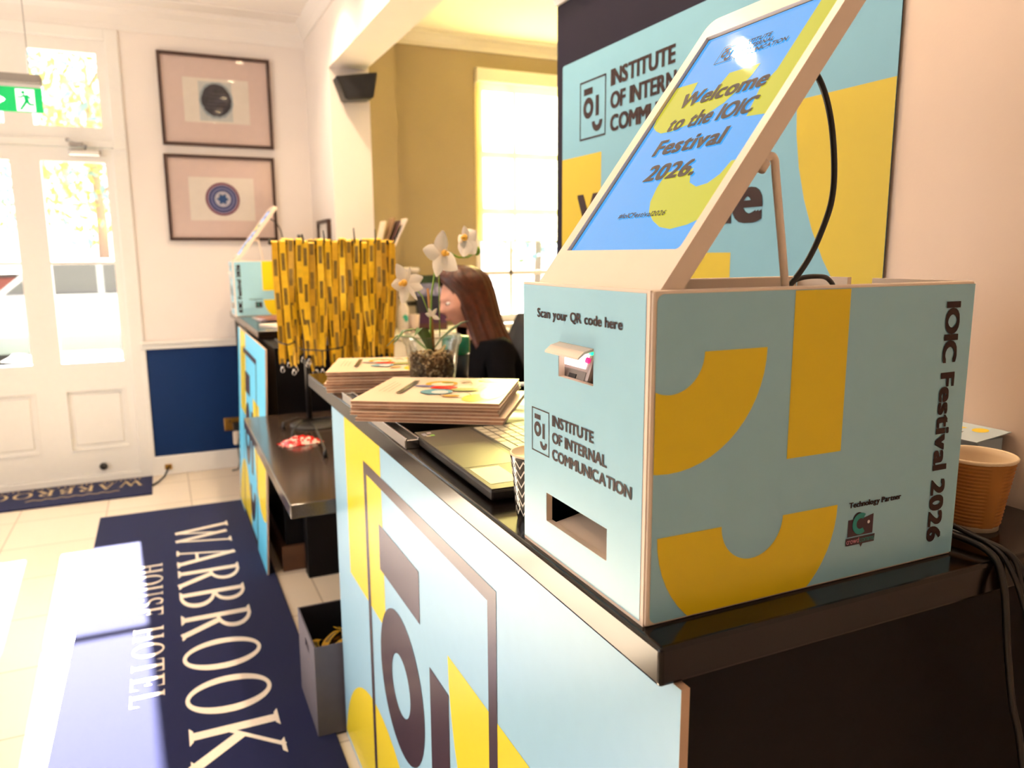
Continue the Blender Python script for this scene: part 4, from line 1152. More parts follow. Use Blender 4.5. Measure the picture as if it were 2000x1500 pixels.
# white headband loops seen beyond the brochures
t = thing('headset', 'white banded headset lying between the brochures and the laptop lid', 'headset', (.80, 1.74, CT))
q = MB(); q.tube([(.80 + .052 * math.cos(a), 1.745 + .055 * math.sin(a), CT + .014 + .018 * (1 + math.cos(a)) * .5) for a in [k * PI / 12 for k in range(0, 25)]], .0055, mat('white_headband', 'F6F4F0', .3), 10); q.build('headband', t)
for s_ in (-1, 1):
    q = MB(); q.ball((.748, 1.745 + .03 * s_, CT + .020), (.018, .022, .019), M_blk); q.build('ear_cushion', t)

# tumbler
t = thing('travel_tumbler', 'black tumbler with a dark green rounded lid behind the orchid pot', 'tumbler', (.772, 2.085, CT))
q = MB(); q.lathe([(.030, .0004), (.033, .004), (.038, .078), (.036, .080), (0, .081)], .772, 2.085, M_blk, 36, z0=CT); q.build('body', t)
gg = mat('green_glaze', '0C5A38', .2)
q = MB(); q.lathe([(.040, .079), (.0415, .084), (.0415, .118), (.039, .127), (.034, .131), (0, .132)], .772, 2.085, gg, 36, z0=CT); o = q.build('lid', t); o['label'] = 'dark green rounded lid'

# orchid in a clear pot
t = orchid = thing('potted_orchid', 'white flowering orchid in a clear glass pot of pebbles', 'orchid', (.725, 2.20, CT))
cx, cy = .725, 2.200
q = MB(); q.lathe([(.060, .001), (.062, .004), (.081, .130), (.089, .140), (.091, .156), (.0895, .1585), (.0865, .156), (.085, .142), (.0785, .131), (.0595, .007), (0, .006)], cx, cy, M_potglass, 48, z0=CT); o = q.build('glass_pot', t)
q = MB()
rnd = random.Random(9)
peb = [mat('pebble_' + h, h, .55, var=.2) for h in ('A8865A', '8A6A42', 'C8A878', '7B5C3A', 'DCC49C')]
for k in range(900):
    z = rnd.uniform(.010, .106 + .006 * rnd.random()); R = .0585 + .0185 * z / .130
    shell = rnd.random() < .75
    r = R - .005 if shell else R * math.sqrt(rnd.random()) * .9
    if not shell: z = .106 + rnd.uniform(-.004, .008)
    a = rnd.uniform(0, 2 * PI); s_ = rnd.uniform(.0036, .0058)
    q.ball((cx + r * math.cos(a), cy + r * math.sin(a), CT + z), (s_, s_ * rnd.uniform(.7, 1), s_ * rnd.uniform(.6, .9)), rnd.choice(peb), sub=1)
q.lathe([(.053, .012), (.066, .104), (0, .106)], cx, cy, peb[3], 24, z0=CT)
o = q.build('pebbles', t); o['kind'] = 'stuff'; o['label'] = 'brown pebbles filling the pot'
def leaf(pts, w, material, parent, fold=.25):
    P = [Vector(p) for p in pts]; n_ = len(P); vs, fs = [], []
    for i, p in enumerate(P):
        d_ = (P[min(i + 1, n_ - 1)] - P[max(i - 1, 0)]).normalized()
        sd = d_.cross(Vector((0, 0, 1)));
        if sd.length < .05: sd = Vector((0, 1, 0))
        sd.normalize(); nn = sd.cross(d_)
        ww = w * math.sin(PI * min(1, (.12 + .88 * i / (n_ - 1)))) ** .6 if i < n_ - 1 else .001
        for s_ in (-1, -.5, 0, .5, 1): vs.append(p + sd * ww * s_ + nn * abs(s_) * ww * fold)
    for i in range(n_ - 1):
        for j in range(4): fs.append((i * 5 + j, i * 5 + j + 1, i * 5 + j + 6, i * 5 + j + 5))
    q = MB(); q.raw(vs, fs, material, True); q.raw([v + Vector((0, 0, -.0012)) for v in vs], [f[::-1] for f in fs], material, True)
    return q.build('leaf', parent)
B0 = (cx - .005, cy, CT + .110)
leaf([B0, (cx - .035, cy - .02, CT + 0.153), (cx - .065, cy - .045, CT + 0.178), (cx - .105, cy - .06, CT + 0.176), (cx - .140, cy - .07, CT + 0.146)], .012, M_green, t)
leaf([B0, (cx - .025, cy - .03, CT + 0.148), (cx - .045, cy - .06, CT + 0.176), (cx - .062, cy - .08, CT + 0.183), (cx - .085, cy - .10, CT + 0.168)], .014, M_green, t)
leaf([B0, (cx + .025, cy - .01, CT + 0.143), (cx + .055, cy - .02, CT + 0.168), (cx + .085, cy - .03, CT + 0.186), (cx + .105, cy - .035, CT + 0.193)], .019, M_green, t)
leaf([B0, (cx - .05, cy + .04, CT + 0.148), (cx - .09, cy + .06, CT + 0.153), (cx - .125, cy + .06, CT + 0.128)], .014, M_green, t)
q = MB()
q.tube([(cx + .012, cy - .01, CT + .11), (cx + .03, cy - .03, CT + .130), (cx + .012, cy - .055, CT + .120), (cx - .02, cy - .06, CT + .112)], .0035, M_root)
q.tube([(cx, cy, CT + .115), (cx - .03, cy - .05, CT + .124), (cx - .05, cy - .055, CT + .112)], .003, M_root)
q.build('aerial_root', t)
q = MB(); q.tube([(cx + .004, cy, CT + .06), (cx + .001, cy, CT + .17), (cx - .010, cy, CT + .278)], [.0070, .0058, .0035], M_stem, 10); o = q.build('support_cane', t); o['label'] = 'brown tapering support cane'
q = MB()
q.tube([(cx - .006, cy - .004, CT + .08), (cx - .006, cy - .005, CT + .18), (cx - .002, cy - .01, CT + .26), (cx + .012, cy - .01, CT + .33), (cx + .030, cy - .008, CT + .362), (cx + .060, cy - .004, CT + .368), (cx + .09, cy, CT + .356), (cx + .120, cy, CT + .356), (cx + .148, cy, CT + .370)], [.0028] * 9, M_bud, 8)
q.tube([(cx + .028, cy + .01, CT + .15), (cx + .030, cy + .01, CT + .33)], .0016, M_bud, 6)
q.tube([(cx - .004, cy - .004, CT + .20), (cx - .03, cy - .006, CT + .26), (cx - .062, cy - .006, CT + .29)], .0018, M_bud, 6)
q.build('flower_stem', t)
q = MB(); q.ball((cx + .150, cy, CT + .372), (.0105, .009, .0125), M_bud); o = q.build('flower_bud', t); o['label'] = 'green unopened bud'
def petal(q, c, dirv, L, W, nrm, cup=.25):
    c, d_, nn = Vector(c), Vector(dirv).normalized(), Vector(nrm).normalized()
    sd = d_.cross(nn).normalized(); nn = sd.cross(d_)
    vs, fs = [], []
    N_ = 7
    for i in range(N_):
        u = i / (N_ - 1)
        w = W * .5 * (math.sin(PI * (u ** .75)) ** .7 if 0 < u < 1 else .12)
        for j in range(5):
            s_ = (j - 2) / 2
            vs.append(c + d_ * L * u + sd * w * s_ + nn * (cup * L * (u * u * .4) - abs(s_) ** 2 * w * .25))
    for i in range(N_ - 1):
        for j in range(4): fs.append((i * 5 + j, i * 5 + j + 1, i * 5 + j + 6, i * 5 + j + 5))
    q.raw(vs, fs, M_petal, True)
def flower(c, petals, nrm, lip):
    fl = None
    q = MB()
    for (du, dz, L, W) in petals: petal(q, c, (du, nrm[1] * 0 - .15, dz), L, W, nrm, .2)
    o = q.build('flower', t)
    q = MB(); q.ball((c[0] + lip[0], c[1] - .008, c[2] + lip[1]), (.010, .007, .009), M_lip); q.ball((c[0] + lip[0] * 2, c[1] - .012, c[2] + lip[1] * 2 - .004), (.007, .005, .006), M_lip, sub=1)
    o2 = q.build('lip'); o2.parent = o; o2.location = -Vector(t.location); o2['label'] = 'yellow lip'
flower((cx + .030, cy - .012, CT + .365), [(-1, .18, .062, .042), (.05, 1, .060, .044), (-.35, -1, .062, .038), (.75, -.70, .062, .052), (.9, .5, .022, .018)], (0, -1, .1), (.008, .002))
flower((cx + .112, cy - .010, CT + .402), [(-.25, 1, .036, .022), (-.9, -.35, .030, .040), (-.3, -1, .048, .044), (.55, -.8, .046, .050), (.85, .55, .036, .044)], (-.4, -1, .1), (-.008, .004))
flower((cx - .078, cy - .020, CT + .292), [(-.62, .85, .062, .036), (-1, -.05, .052, .036), (-.42, -1, .056, .034), (.15, 1, .044, .014), (1, .35, .048, .034), (1, -.28, .046, .032), (.6, -1, .050, .014)], (.1, -1, 0), (-.012, .002))
q = MB()
for a, b_ in ((-.020, .006), (.018, .024), (.014, -.006), (-.014, .022)): petal(q, (cx - .002, cy - .012, CT + .208), (a, -.002, b_), .024, .012, (0, -1, 0))
o = q.build('stem_clip', t); o['label'] = 'small cream clip on the cane'
orchid.location = (.636, 1.897, CT); orchid.scale = (.864, .864, 1.0)

# ================================================================== BOX, SHELF AND STAND
t = thing('storage_box', 'open grey card box on the floor against the near panel', 'box', (.48, 2.31, 0))
q = MB()
bx0, bx1, by0, by1, bh, w = .337, .640, 2.172, 2.470, .297, .005
q.box(bx0 + w, bx1, by0, by0 + w, .001, bh, M_boxgrey); q.box(bx0 + w, bx1, by1 - w, by1, .001, bh, M_boxgrey); q.box(bx1 - w, bx1, by0 + w, by1 - w, .001, bh, M_boxgrey)
q.box(bx0, bx1, by0, by1, .001, .006, M_boxgrey)
hc, hz = 2.30, .245
for a, b_, c, d in ((by0, by1, hz + .013, bh), (by0, by1, .006, hz - .013), (by0, hc - .035, hz - .013, hz + .013), (hc + .035, by1, hz - .013, hz + .013)):
    q.box(bx0, bx0 + w, a, b_, c, d, M_boxgrey)
q.build('box_wall', t)
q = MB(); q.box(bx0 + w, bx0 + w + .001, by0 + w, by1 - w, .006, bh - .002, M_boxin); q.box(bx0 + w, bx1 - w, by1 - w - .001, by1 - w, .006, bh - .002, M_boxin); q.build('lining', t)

def ribbon(q, P, W, side, ph):
    """a printed strap: yellow tape with a dark printed block every few centimetres"""
    vs, fs, ms = [], [], []
    n_ = len(P)
    for i, p in enumerate(P):
        s_ = side(i)
        for k in (-1, -.6, .6, 1): vs.append(p + s_ * (W / 2 * k))
    for i in range(n_ - 1):
        blk = ((i + ph) % 6) in (1, 2, 3)
        for j in range(3):
            f = (i * 4 + j, i * 4 + j + 1, i * 4 + j + 5, i * 4 + j + 4)
            (ms if (j == 1 and blk) else fs).append(f)
    q.raw(vs, fs, M_lans[(ph * 7 + n_) % 5 % 3], True)
    q.raw(vs, ms, M_lanink, True)
rnd = random.Random(21)
for k in range(7):
    q = MB()
    x, y = .40 + .033 * (k % 4) + rnd.uniform(-.01, .01), 2.235 + .07 * (k // 4) + rnd.uniform(-.01, .02)
    P = []
    a = rnd.uniform(0, 6); 
    for i in range(26):
        u = i / 25
        P.append(Vector((x + .05 * math.sin(u * 9 + a) * (1 - .3 * u), y + .045 * math.cos(u * 7 + a * 1.3), .175 + .045 * math.sin(u * PI) + .012 * k * .6 + .012 * math.sin(u * 13 + k))))
    ribbon(q, P, .022, lambda i, P=P: ((P[min(i + 1, 25)] - P[max(i - 1, 0)]).cross(Vector((.3, .4, 1))).normalized()), k)
    o = q.build('crumpled_lanyard'); tag(o, 'yellow lanyard crumpled inside the grey card box', 'lanyard', 'lanyards in the grey box')
q = MB()

# sweets packet on the low shelf
t = thing('sweet_packet', 'crumpled red and white sweet packet on the low shelf', 'packet', (.44, 2.90, .75))
q = MB()
vs, fs = [], []
NX, NY = 14, 8
A = Matrix.Translation((.440, 2.895, .7505)) @ Matrix.Rotation(math.radians(10), 4, 'Z') @ Matrix.Diagonal((.72, .9, .8, 1))
rnd = random.Random(2)
for i in range(NX):
    for j in range(NY):
        u, v = i / (NX - 1) * 2 - 1, j / (NY - 1) * 2 - 1
        h = .030 * (1 - u * u) ** .5 * (1 - v * v) ** .5 if abs(u) < 1 and abs(v) < 1 else 0
        vs.append(A @ Vector((u * .088, v * .050, .002 + h * (1 + rnd.uniform(-.25, .25)))))
for i in range(NX - 1):
    for j in range(NY - 1): fs.append((i * NY + j, (i + 1) * NY + j, (i + 1) * NY + j + 1, i * NY + j + 1))
wr = bpy.data.materials.new('red_white_wrapper'); wr.use_nodes = True
n, l = wr.node_tree.nodes, wr.node_tree.links; b = n['Principled BSDF']; b.inputs['Roughness'].default_value = .25
tc = n.new('ShaderNodeTexCoord'); vo = n.new('ShaderNodeTexNoise'); vo.inputs['Scale'].default_value = 55
rp = n.new('ShaderNodeValToRGB'); rp.color_ramp.interpolation = 'CONSTANT'; rp.color_ramp.elements[0].color = lin('CE1618'); rp.color_ramp.elements[1].color = lin('F3D6CC'); rp.color_ramp.elements[1].position = .54
l.new(tc.outputs['Object'], vo.inputs['Vector']); l.new(vo.outputs['Fac'], rp.inputs['Fac']); l.new(rp.outputs['Color'], b.inputs['Base Color'])
q.raw(vs, fs, wr, True)
q.raw([(v.x, v.y, .7502) for v in vs], [f[::-1] for f in fs], wr, True)
q.build('wrapper', t)
for s_ in (-1, 1):
    q = MB()
    q.poly([(s_ * .088, -.030), (s_ * .112, -.040), (s_ * .106, -.02), (s_ * .113, 0), (s_ * .106, .02), (s_ * .112, .038), (s_ * .088, .030)], A @ Vector((0, 0, .003)), A.to_3x3() @ Vector((1, 0, 0)), A.to_3x3() @ Vector((0, 1, 0)), wr, thick=.0006)
    q.build('crimped_end', t)

# lanyard stand
SX, SY = .535, 3.235
t = thing('lanyard_stand', 'black display stand on the low shelf crowded with lanyards', 'display stand', (SX, SY, .75))
q = MB(); q.lathe([(.105, 0.0008), (.105, .006), (.098, .010), (.02, .013), (0, .014)], SX + .02, SY - .04, M_dgrey, 40, z0=.75); q.build('base_plate', t)
for (fx, fy_) in ((.418, 3.16), (.430, 2.995), (.485, 2.645), (.68, 3.05)):
    q = MB()
    mx, my = (SX + fx) / 2, (SY + fy_) / 2
    q.tube([(SX, SY, .765), (mx, my, .785), (fx, fy_, .780), (fx, fy_, .752)], .0035, M_blk, 8); o = q.build('wire_leg', t)
    q2 = MB(); q2.lathe([(.009, 0.0006), (.008, .014), (.005, .03), (0, .032)], fx, fy_, M_blk, 14, z0=.75); o2 = q2.build('rubber_tip'); o2.parent = o; o2.location = -Vector(t.location)
q = MB(); q.tube([(SX, SY, .755), (SX, SY, 1.53)], .011, M_blk, 14); q.build('pole', t)
BY = 3.10
q = MB(); q.box(.395, .885, BY - .003, BY + .003, 1.488, 1.506, M_blk, .001)
q.tube([(SX, SY, 1.50), (SX, BY, 1.497)], .006, M_blk); q.build('cross_bar', t)
q = MB(); q.box(.45, .86, BY + .157, BY + .163, 1.488, 1.506, M_blk, .001); q.tube([(SX, SY, 1.50), (SX, BY + .16, 1.497)], .006, M_blk); q.build('cross_bar', t)
for x, zt_, l_ in ((.40, 1.51, .10), (.52, 1.545, .12), (.600, 1.56, .11), (.72, 1.57, .09), (.80, 1.565, .10), (.875, 1.535, .12)):
    q = MB(); q.tube([(x, BY, 1.497), (x - .008, BY - l_ * .6, 1.496), (x - .016, BY - l_, 1.507), (x - .022, BY - l_ - .015, zt_ - .02)], [.0035, .0035, .003, .002], M_blk, 8); q.build('hook', t)
for x0, x1, z in ((.400, .470, 1.115), (.480, .66, 1.085)):
    q = MB(); q.tube([(x0, BY + .02, z + .01), (x0 + .01, BY - .05, z), ((x0 + x1) / 2, BY - .075, z - .006), (x1 - .01, BY - .05, z), (x1, BY + .02, z + .004)], .0028, M_blk, 8); q.build('retaining_wire', t)
# lanyards: two straps over the bar, meeting in a swivel clip
rnd = random.Random(33)
def lanyard(x, y, ztop, L, sway, W, ph):
    t = thing('lanyard', 'yellow lanyard with black print hanging on the crowded display stand', 'lanyard', (x, y, ztop), 'lanyards on the display stand')
    n_ = 23
    q = MB()
    a1, a2 = rnd.uniform(0, 6), rnd.uniform(0, 6)
    for f, off in ((0, -.006), (1, .007)):
        P = []
        for i in range(n_):
            u = i / (n_ - 1)
            xx = x + sway * u * u + .006 * math.sin(u * 5 + a1) * u + (.007 if f else -.004) * math.sin(PI * u)
            yy = y + off * (1 - u) + .010 * math.sin(u * 4 + a2) * u * (1 - u) * 2
            P.append(Vector((xx, yy, ztop - L * u)))
        tw = rnd.uniform(-.7, .7)
        ribbon(q, P, W, lambda i, tw=tw, a=a1: Vector((math.cos(tw * math.sin(i * .35 + a)), -math.sin(tw * math.sin(i * .35 + a)), 0)), ph + f * 3)
    # fold over the bar
    q.raw([(x - W / 2, y - .006, ztop), (x + W / 2, y - .006, ztop), (x + W / 2, y, ztop + .006), (x - W / 2, y, ztop + .006), (x + W / 2, y + .007, ztop), (x - W / 2, y + .007, ztop)], [(0, 1, 2, 3), (3, 2, 4, 5)], M_lan, True)
    q.build('strap', t)
    q = MB(); bx_, bz = x + sway + .006 * math.sin(5 + a1), ztop - L
    q.box(bx_ - .008, bx_ + .008, y - .003, y + .003, bz - .010, bz + .004, M_blk, .001)
    q.lathe([(.004, -.014), (.0055, -.010), (.004, -.006)], bx_, y, M_steel, 10, z0=bz - .004)
    q.tube([(bx_ + .007 * math.sin(a), y, bz - .025 + .009 * math.cos(a)) for a in [k * PI / 6 for k in range(13)]], .0016, M_steel, 6)
    q.build('swivel_clip', t)
for layer, (y, n_, x0, x1) in enumerate(((BY - .022, 17, .412, .868), (BY + .016, 16, .425, .860), (BY + .145, 14, .455, .845))):
    for k in range(n_):
        x = x0 + (x1 - x0) * k / (n_ - 1) + rnd.uniform(-.005, .005)
        L = .470 + rnd.uniform(-.02, .025) + (-.01 if k < 4 else .03 if k < 10 else 0)
        lanyard(x, y + rnd.uniform(-.006, .006), 1.497 + rnd.uniform(-.004, .012), L, rnd.uniform(-.022, .026), .0235, rnd.randrange(6))

# papers on the far counter
for k, (y, ang, h, z, lb_) in enumerate(((4.62, 4, 'E9DAD2', 0, 'lowest white paper on the far counter beside the distant kiosk'), (4.60, -3, 'B8A6B6', .004, 'mauve paper in the middle of the far counter pile'), (4.58, 7, '8D5A4C', .008, 'reddish leaflet topmost of the far counter pile'))):
    q = MB(); rot_box(q, .60 + .01 * k, y, ang, .21, .29, CT + .0005 + z, CT + .0042 + z, mat('sheet_' + h, h, .5)); o = q.build('paper_pile' if False else 'leaflet'); tag(o, lb_, 'leaflet', 'papers on the far counter')
q = MB(); rot_box(q, .60, 4.10, 18, .20, .28, CT + .0005, CT + .010, M_paper, .001); o = q.build('booklet'); tag(o, 'cream booklet at the near end of the far counter beside the lanyards', 'booklet')

# ================================================================== OFFICE BEHIND THE COUNTER
t = thing('low_cabinet', 'long white office cabinet along the olive wall', 'cabinet', (1.85, 5.12, 0))
q = MB(); q.box(1.58, 2.19, 4.86, 5.30, .06, .90, M_trim, .003); q.box(1.30, 1.58, 4.86, 5.30, .06, .90, M_trim, .003); q.build('carcass', t)
q = MB(); q.box(1.28, 2.21, 4.83, 5.31, .90, .932, M_trim, .004); q.build('top', t)
for k in range(3):
    x = 1.305 + .295 * k
    q = MB(); q.box(x, x + .285, 4.842, 4.858, .08, .89, M_trim, .002); o = q.build('door', t)
    q = MB(); q.tube([(x + .25, 4.825, .62), (x + .25, 4.825, .74)], .005, M_steel); o2 = q.build('handle'); o2.parent = o; o2.location = -Vector(t.location)
q = MB(); q.box(1.32, 2.17, 4.90, 5.28, 0, .06, M_black); q.build('plinth', t)
t = thing('pump_bottle', 'white lotion bottle with teal mark and black cap on the office cabinet', 'bottle', (1.462, 4.94, .932))
q = MB(); q.lathe([(.030, .0005), (.034, .004), (.035, .15), (.031, .175), (.018, .200), (.016, .208), (0, .209)], 1.462, 4.94, mat('bottle_white', 'E2D6D6', .35), 28, z0=.932)
q.poly([(1.444, 1.045), (1.462, 1.058), (1.482, 1.045), (1.484, 1.02), (1.468, 1.005), (1.456, 1.02)], (0, 4.9045, 0), XP, ZP, mat('teal_mark', '2F9A86', .4)); q.build('body', t)
q = MB(); q.lathe([(.014, .205), (.015, .222), (.006, .226), (.006, .238), (.0, .239)], 1.462, 4.94, M_blk, 20, z0=.932); q.tube([(1.462, 4.94, 1.168), (1.44, 4.93, 1.172), (1.43, 4.925, 1.164)], .005, M_blk); q.build('pump', t)
t = thing('printer', 'pale grey upright printer behind the bottle on the office cabinet', 'printer', (1.55, 5.10, .932))
q = MB(); q.box(1.505, 1.625, 5.10, 5.28, .9325, 1.325, mat('printer_grey', 'D9CFC6', .5), .012); q.build('casing', t)
q = MB(); q.box(1.498, 1.632, 5.09, 5.285, 1.325, 1.358, mat('printer_lid', 'E6DDE2', .5), .010); q.build('lid', t)
q = MB(); q.box(1.515, 1.615, 5.092, 5.10, 1.10, 1.13, M_dgrey); q.build('paper_slot', t)
t = thing('office_cup', 'tapered pale cup beside the bottle on the office cabinet', 'cup', (1.528, 4.93, .932))
q = MB(); q.lathe([(.026, .0005), (.028, .004), (.038, .120), (.036, .122), (.026, .01), (0, .008)], 1.530, 4.93, mat('pale_cup', 'D2BDB4', .4), 24, z0=.932); q.build('body', t)
t = thing('leaning_poster', 'dark navy and purple poster board propped on the office cabinet', 'poster', (1.68, 5.02, .932))
q = MB()
A = Matrix.Translation((1.585, 5.03, .933)) @ Matrix.Rotation(math.radians(-6), 4, 'X')
q.box(0, .215, -.006, .006, 0, .375, mat('poster_edge', '20241E', .5), .002, M=A)
for a, b_, c, d, h in ((.006, .209, .32, .37, '16301C'), (.006, .209, .235, .32, '6B6C92'), (.006, .209, .12, .235, '15142E'), (.006, .209, .045, .12, '3A1240'), (.006, .209, .006, .045, '4A2A2C')):
    q.box(a, b_, -.0068, -.006, c, d, mat('poster_' + h, h, .5, var=.2, scale=30), M=A)
for cx_, cz_, r_ in ((.05, .27, .022), (.17, .275, .026), (.115, .262, .018)):
    q.poly(arc(cx_, cz_, r_, 0, 350, 18), A @ Vector((0, -.0072, 0)), A.to_3x3() @ XP, A.to_3x3() @ ZP, mat('poster_light', '9A96B8', .5))
q.build('board', t)

# office chair
t = thing('office_chair', 'black office chair behind the seated person', 'chair', (1.30, 3.03, 0))
q = MB(); q.box(1.08, 1.46, 2.80, 3.26, .545, .61, M_blk, .03, seg=3); q.build('seat', t)
q = MB()
vs, fs = [], []
for i in range(9):
    u = i / 8
    z = .68 + .50 * u; x = 1.452 - .02 * math.sin(PI * u * .8) + .07 * u * u
    hw = .20 + .03 * math.sin(PI * u)
    for j in range(9):
        s_ = (j - 4) / 4
        for d_ in (0, .045): vs.append((x - .05 * (1 - s_ * s_) * 0 + .03 * -(abs(s_) ** 2) + d_ + .01, 3.03 + s_ * hw * (1 - .25 * max(0, u - .8) * 5 * abs(s_) ** 4 * .5), z))
for i in range(8):
    for j in range(8):
        a = (i * 9 + j) * 2; b_ = a + 2; c = a + 18; d_ = c + 2
        fs += [(a, b_, d_, c), (a + 1, c + 1, d_ + 1, b_ + 1)]
for i in range(8):
    a = i * 18; fs.append((a, a + 18, a + 19, a + 1)); a = i * 18 + 16; fs.append((a, a + 1, a + 19, a + 18))
for j in range(8):
    a = j * 2; fs.append((a, a + 1, a + 3, a + 2)); a = 8 * 18 + j * 2; fs.append((a, a + 2, a + 3, a + 1))
q.raw(vs, fs, M_blk, True); q.build('backrest', t)
q = MB(); q.tube([(1.30, 3.03, .548), (1.44, 3.03, .535), (1.50, 3.03, .60), (1.50, 3.03, .76)], .018, M_blk); q.build('back_bar', t)
q = MB(); q.lathe([(.022, .09), (.022, .36), (.03, .36), (.03, .545), (0, .546)], 1.28, 3.03, M_blk, 18); q.build('gas_column', t)
for k in range(5):
    a = k * 2 * PI / 5 + .3; ca, sa = math.cos(a), math.sin(a)
    q = MB(); q.tube([(1.28, 3.03, .105), (1.28 + .15 * ca, 3.03 + .15 * sa, .095), (1.28 + .28 * ca, 3.03 + .28 * sa, .075)], [.026, .02, .014], M_blk); q.build('base_leg', t)
    q = MB(); q.tube([(1.28 + .28 * ca - .012 * sa, 3.03 + .28 * sa + .012 * ca, .029), (1.28 + .28 * ca + .012 * sa, 3.03 + .28 * sa - .012 * ca, .029)], .028, M_blk, 16, smooth=False); q.build('caster', t)

# ------------------------------------------------------------------ seated person
def skin_mesh(chains, sub=2):
    """grow a limb surface from chains of (point, radius); chains share joints by position"""
    bmx = bmesh.new(); idx = {}; rad = []
    def V_(p, r):
        k = tuple(round(c, 4) for c in p)
        if k not in idx:
            idx[k] = bmx.verts.new(p); rad.append(r)
        return idx[k]
    for ch in chains:
        pv = None
        for p, r in ch:
            v = V_(p, r)
            if pv is not None and pv is not v and not bmx.edges.get((pv, v)): bmx.edges.new((pv, v))
            pv = v
    me = bpy.data.meshes.new('limbs'); bmx.to_mesh(me); bmx.free()
    o = bpy.data.objects.new('limbs', me); COL.objects.link(o)
    o.modifiers.new('skin', 'SKIN')
    for i, r in enumerate(rad):
        rr = r if isinstance(r, tuple) else (r, r)
        me.skin_vertices[0].data[i].radius = rr
    me.skin_vertices[0].data[0].use_root = True
    sb_ = o.modifiers.new('sub', 'SUBSURF'); sb_.levels = sub; sb_.render_levels = sub
    bpy.context.view_layer.update()
    ev = bpy.data.meshes.new_from_object(o.evaluated_get(bpy.context.evaluated_depsgraph_get()))
    bpy.data.objects.remove(o); bpy.data.meshes.remove(me)
    vs = [v.co.copy() for v in ev.vertices]; fs = [tuple(p.vertices) for p in ev.polygons]
    bpy.data.meshes.remove(ev)
    return vs, fs
def remeshed(vs, fs, size):
    me = bpy.data.meshes.new('union'); me.from_pydata(vs, [], fs); me.update()
    o = bpy.data.objects.new('union', me); COL.objects.link(o)
    r = o.modifiers.new('remesh', 'REMESH'); r.mode = 'VOXEL'; r.voxel_size = size; r.use_smooth_shade = True
    s_ = o.modifiers.new('smooth', 'SMOOTH'); s_.factor = .5; s_.iterations = 2
    bpy.context.view_layer.update()
    ev = bpy.data.meshes.new_from_object(o.evaluated_get(bpy.context.evaluated_depsgraph_get()))
    bpy.data.objects.remove(o); bpy.data.meshes.remove(me)
    v2 = [v.co.copy() for v in ev.vertices]; f2 = [tuple(p.vertices) for p in ev.polygons]
    bpy.data.meshes.remove(ev)
    return v2, f2
PY = 3.0
hip, waist, chest, neck0, neck1 = (1.315, PY, .66), (1.305, PY, .80), (1.265, PY, .97), (1.215, PY, 1.105), (1.185, PY, 1.165)
def body_chains(k):
    ch = [[(hip, (.125 + k, .15 + k)), (waist, (.098 + k, .125 + k)), (chest, (.105 + k, .15 + k)), (neck0, (.055 + k, .06 + k)), (neck1, (.045, .045))]]
    return ch
def arm(s_, k):
    sh = (1.235, PY + s_ * .165, 1.06); el = (1.235 if s_ < 0 else 1.21, PY + s_ * .215, .83); wr_ = (.99, PY + s_ * .13, .80)
    return [(chest, (.105 + k, .15 + k)), (sh, .052 + k), (tuple((Vector(sh) + Vector(el)) / 2), .046 + k), (el, .040 + k), (tuple((Vector(el) * .5 + Vector(wr_) * .5)), .036 + k), (wr_, .024 + k * .9)]
def leg(s_, k):
    kn = (.92, PY + s_ * .11, .60); an = (.96, PY + s_ * .11, .14)
    return [(hip, (.125 + k, .15 + k)), ((1.20, PY + s_ * .095, .655), .082 + k), ((1.06, PY + s_ * .105, .630), .070 + k), (kn, .055 + k), ((.945, PY + s_ * .11, .38), .048 + k), (an, .034 + k), ((.86, PY + s_ * .115, .045), .028 + k * .5)]
def lift_legs(v):
    return v
chains = body_chains(0) + [arm(-1, 0), arm(1, 0), leg(-1, 0), leg(1, 0)]
bv, bf = skin_mesh(chains)
# hands: palm with four unequal bent fingers and a thumb leaving the side
for s_ in (-1, 1):
    wx, wy, wz = .99, PY + s_ * .13, .80
    H0 = Vector((wx, wy, wz))
    fin = [[(tuple(H0 + Vector((.01, 0, 0))), .020), (tuple(H0 + Vector((-.045, 0, -.006))), (.013, .036)), (tuple(H0 + Vector((-.085, 0, -.010))), (.012, .038))]]
    a, b_ = skin_mesh(fin, 1); n0 = len(bv); bv += a; bf += [tuple(i + n0 for i in f) for f in b_]
    for j, (off, L) in enumerate(((-.028, .068), (-.009, .078), (.010, .074), (.028, .058))):
        p0 = H0 + Vector((-.080, off * -s_, -.010))
        ch = [(tuple(p0), .0088), (tuple(p0 + Vector((-L * .45, off * -.1, -.002))), .0084), (tuple(p0 + Vector((-L * .78, off * -.1, -.014))), .0078), (tuple(p0 + Vector((-L * .98, off * -.1, -.026))), .0066)]
        a, b_ = skin_mesh([ch], 1); n0 = len(bv); bv += a; bf += [tuple(i + n0 for i in f) for f in b_]
    p0 = H0 + Vector((-.030, -s_ * .026, -.008))
    ch = [(tuple(p0), .0115), (tuple(p0 + Vector((-.024, -s_ * .020, -.006))), .0098), (tuple(p0 + Vector((-.048, -s_ * .026, -.014))), .0080)]
    a, b_ = skin_mesh([ch], 1); n0 = len(bv); bv += a; bf += [tuple(i + n0 for i in f) for f in b_]
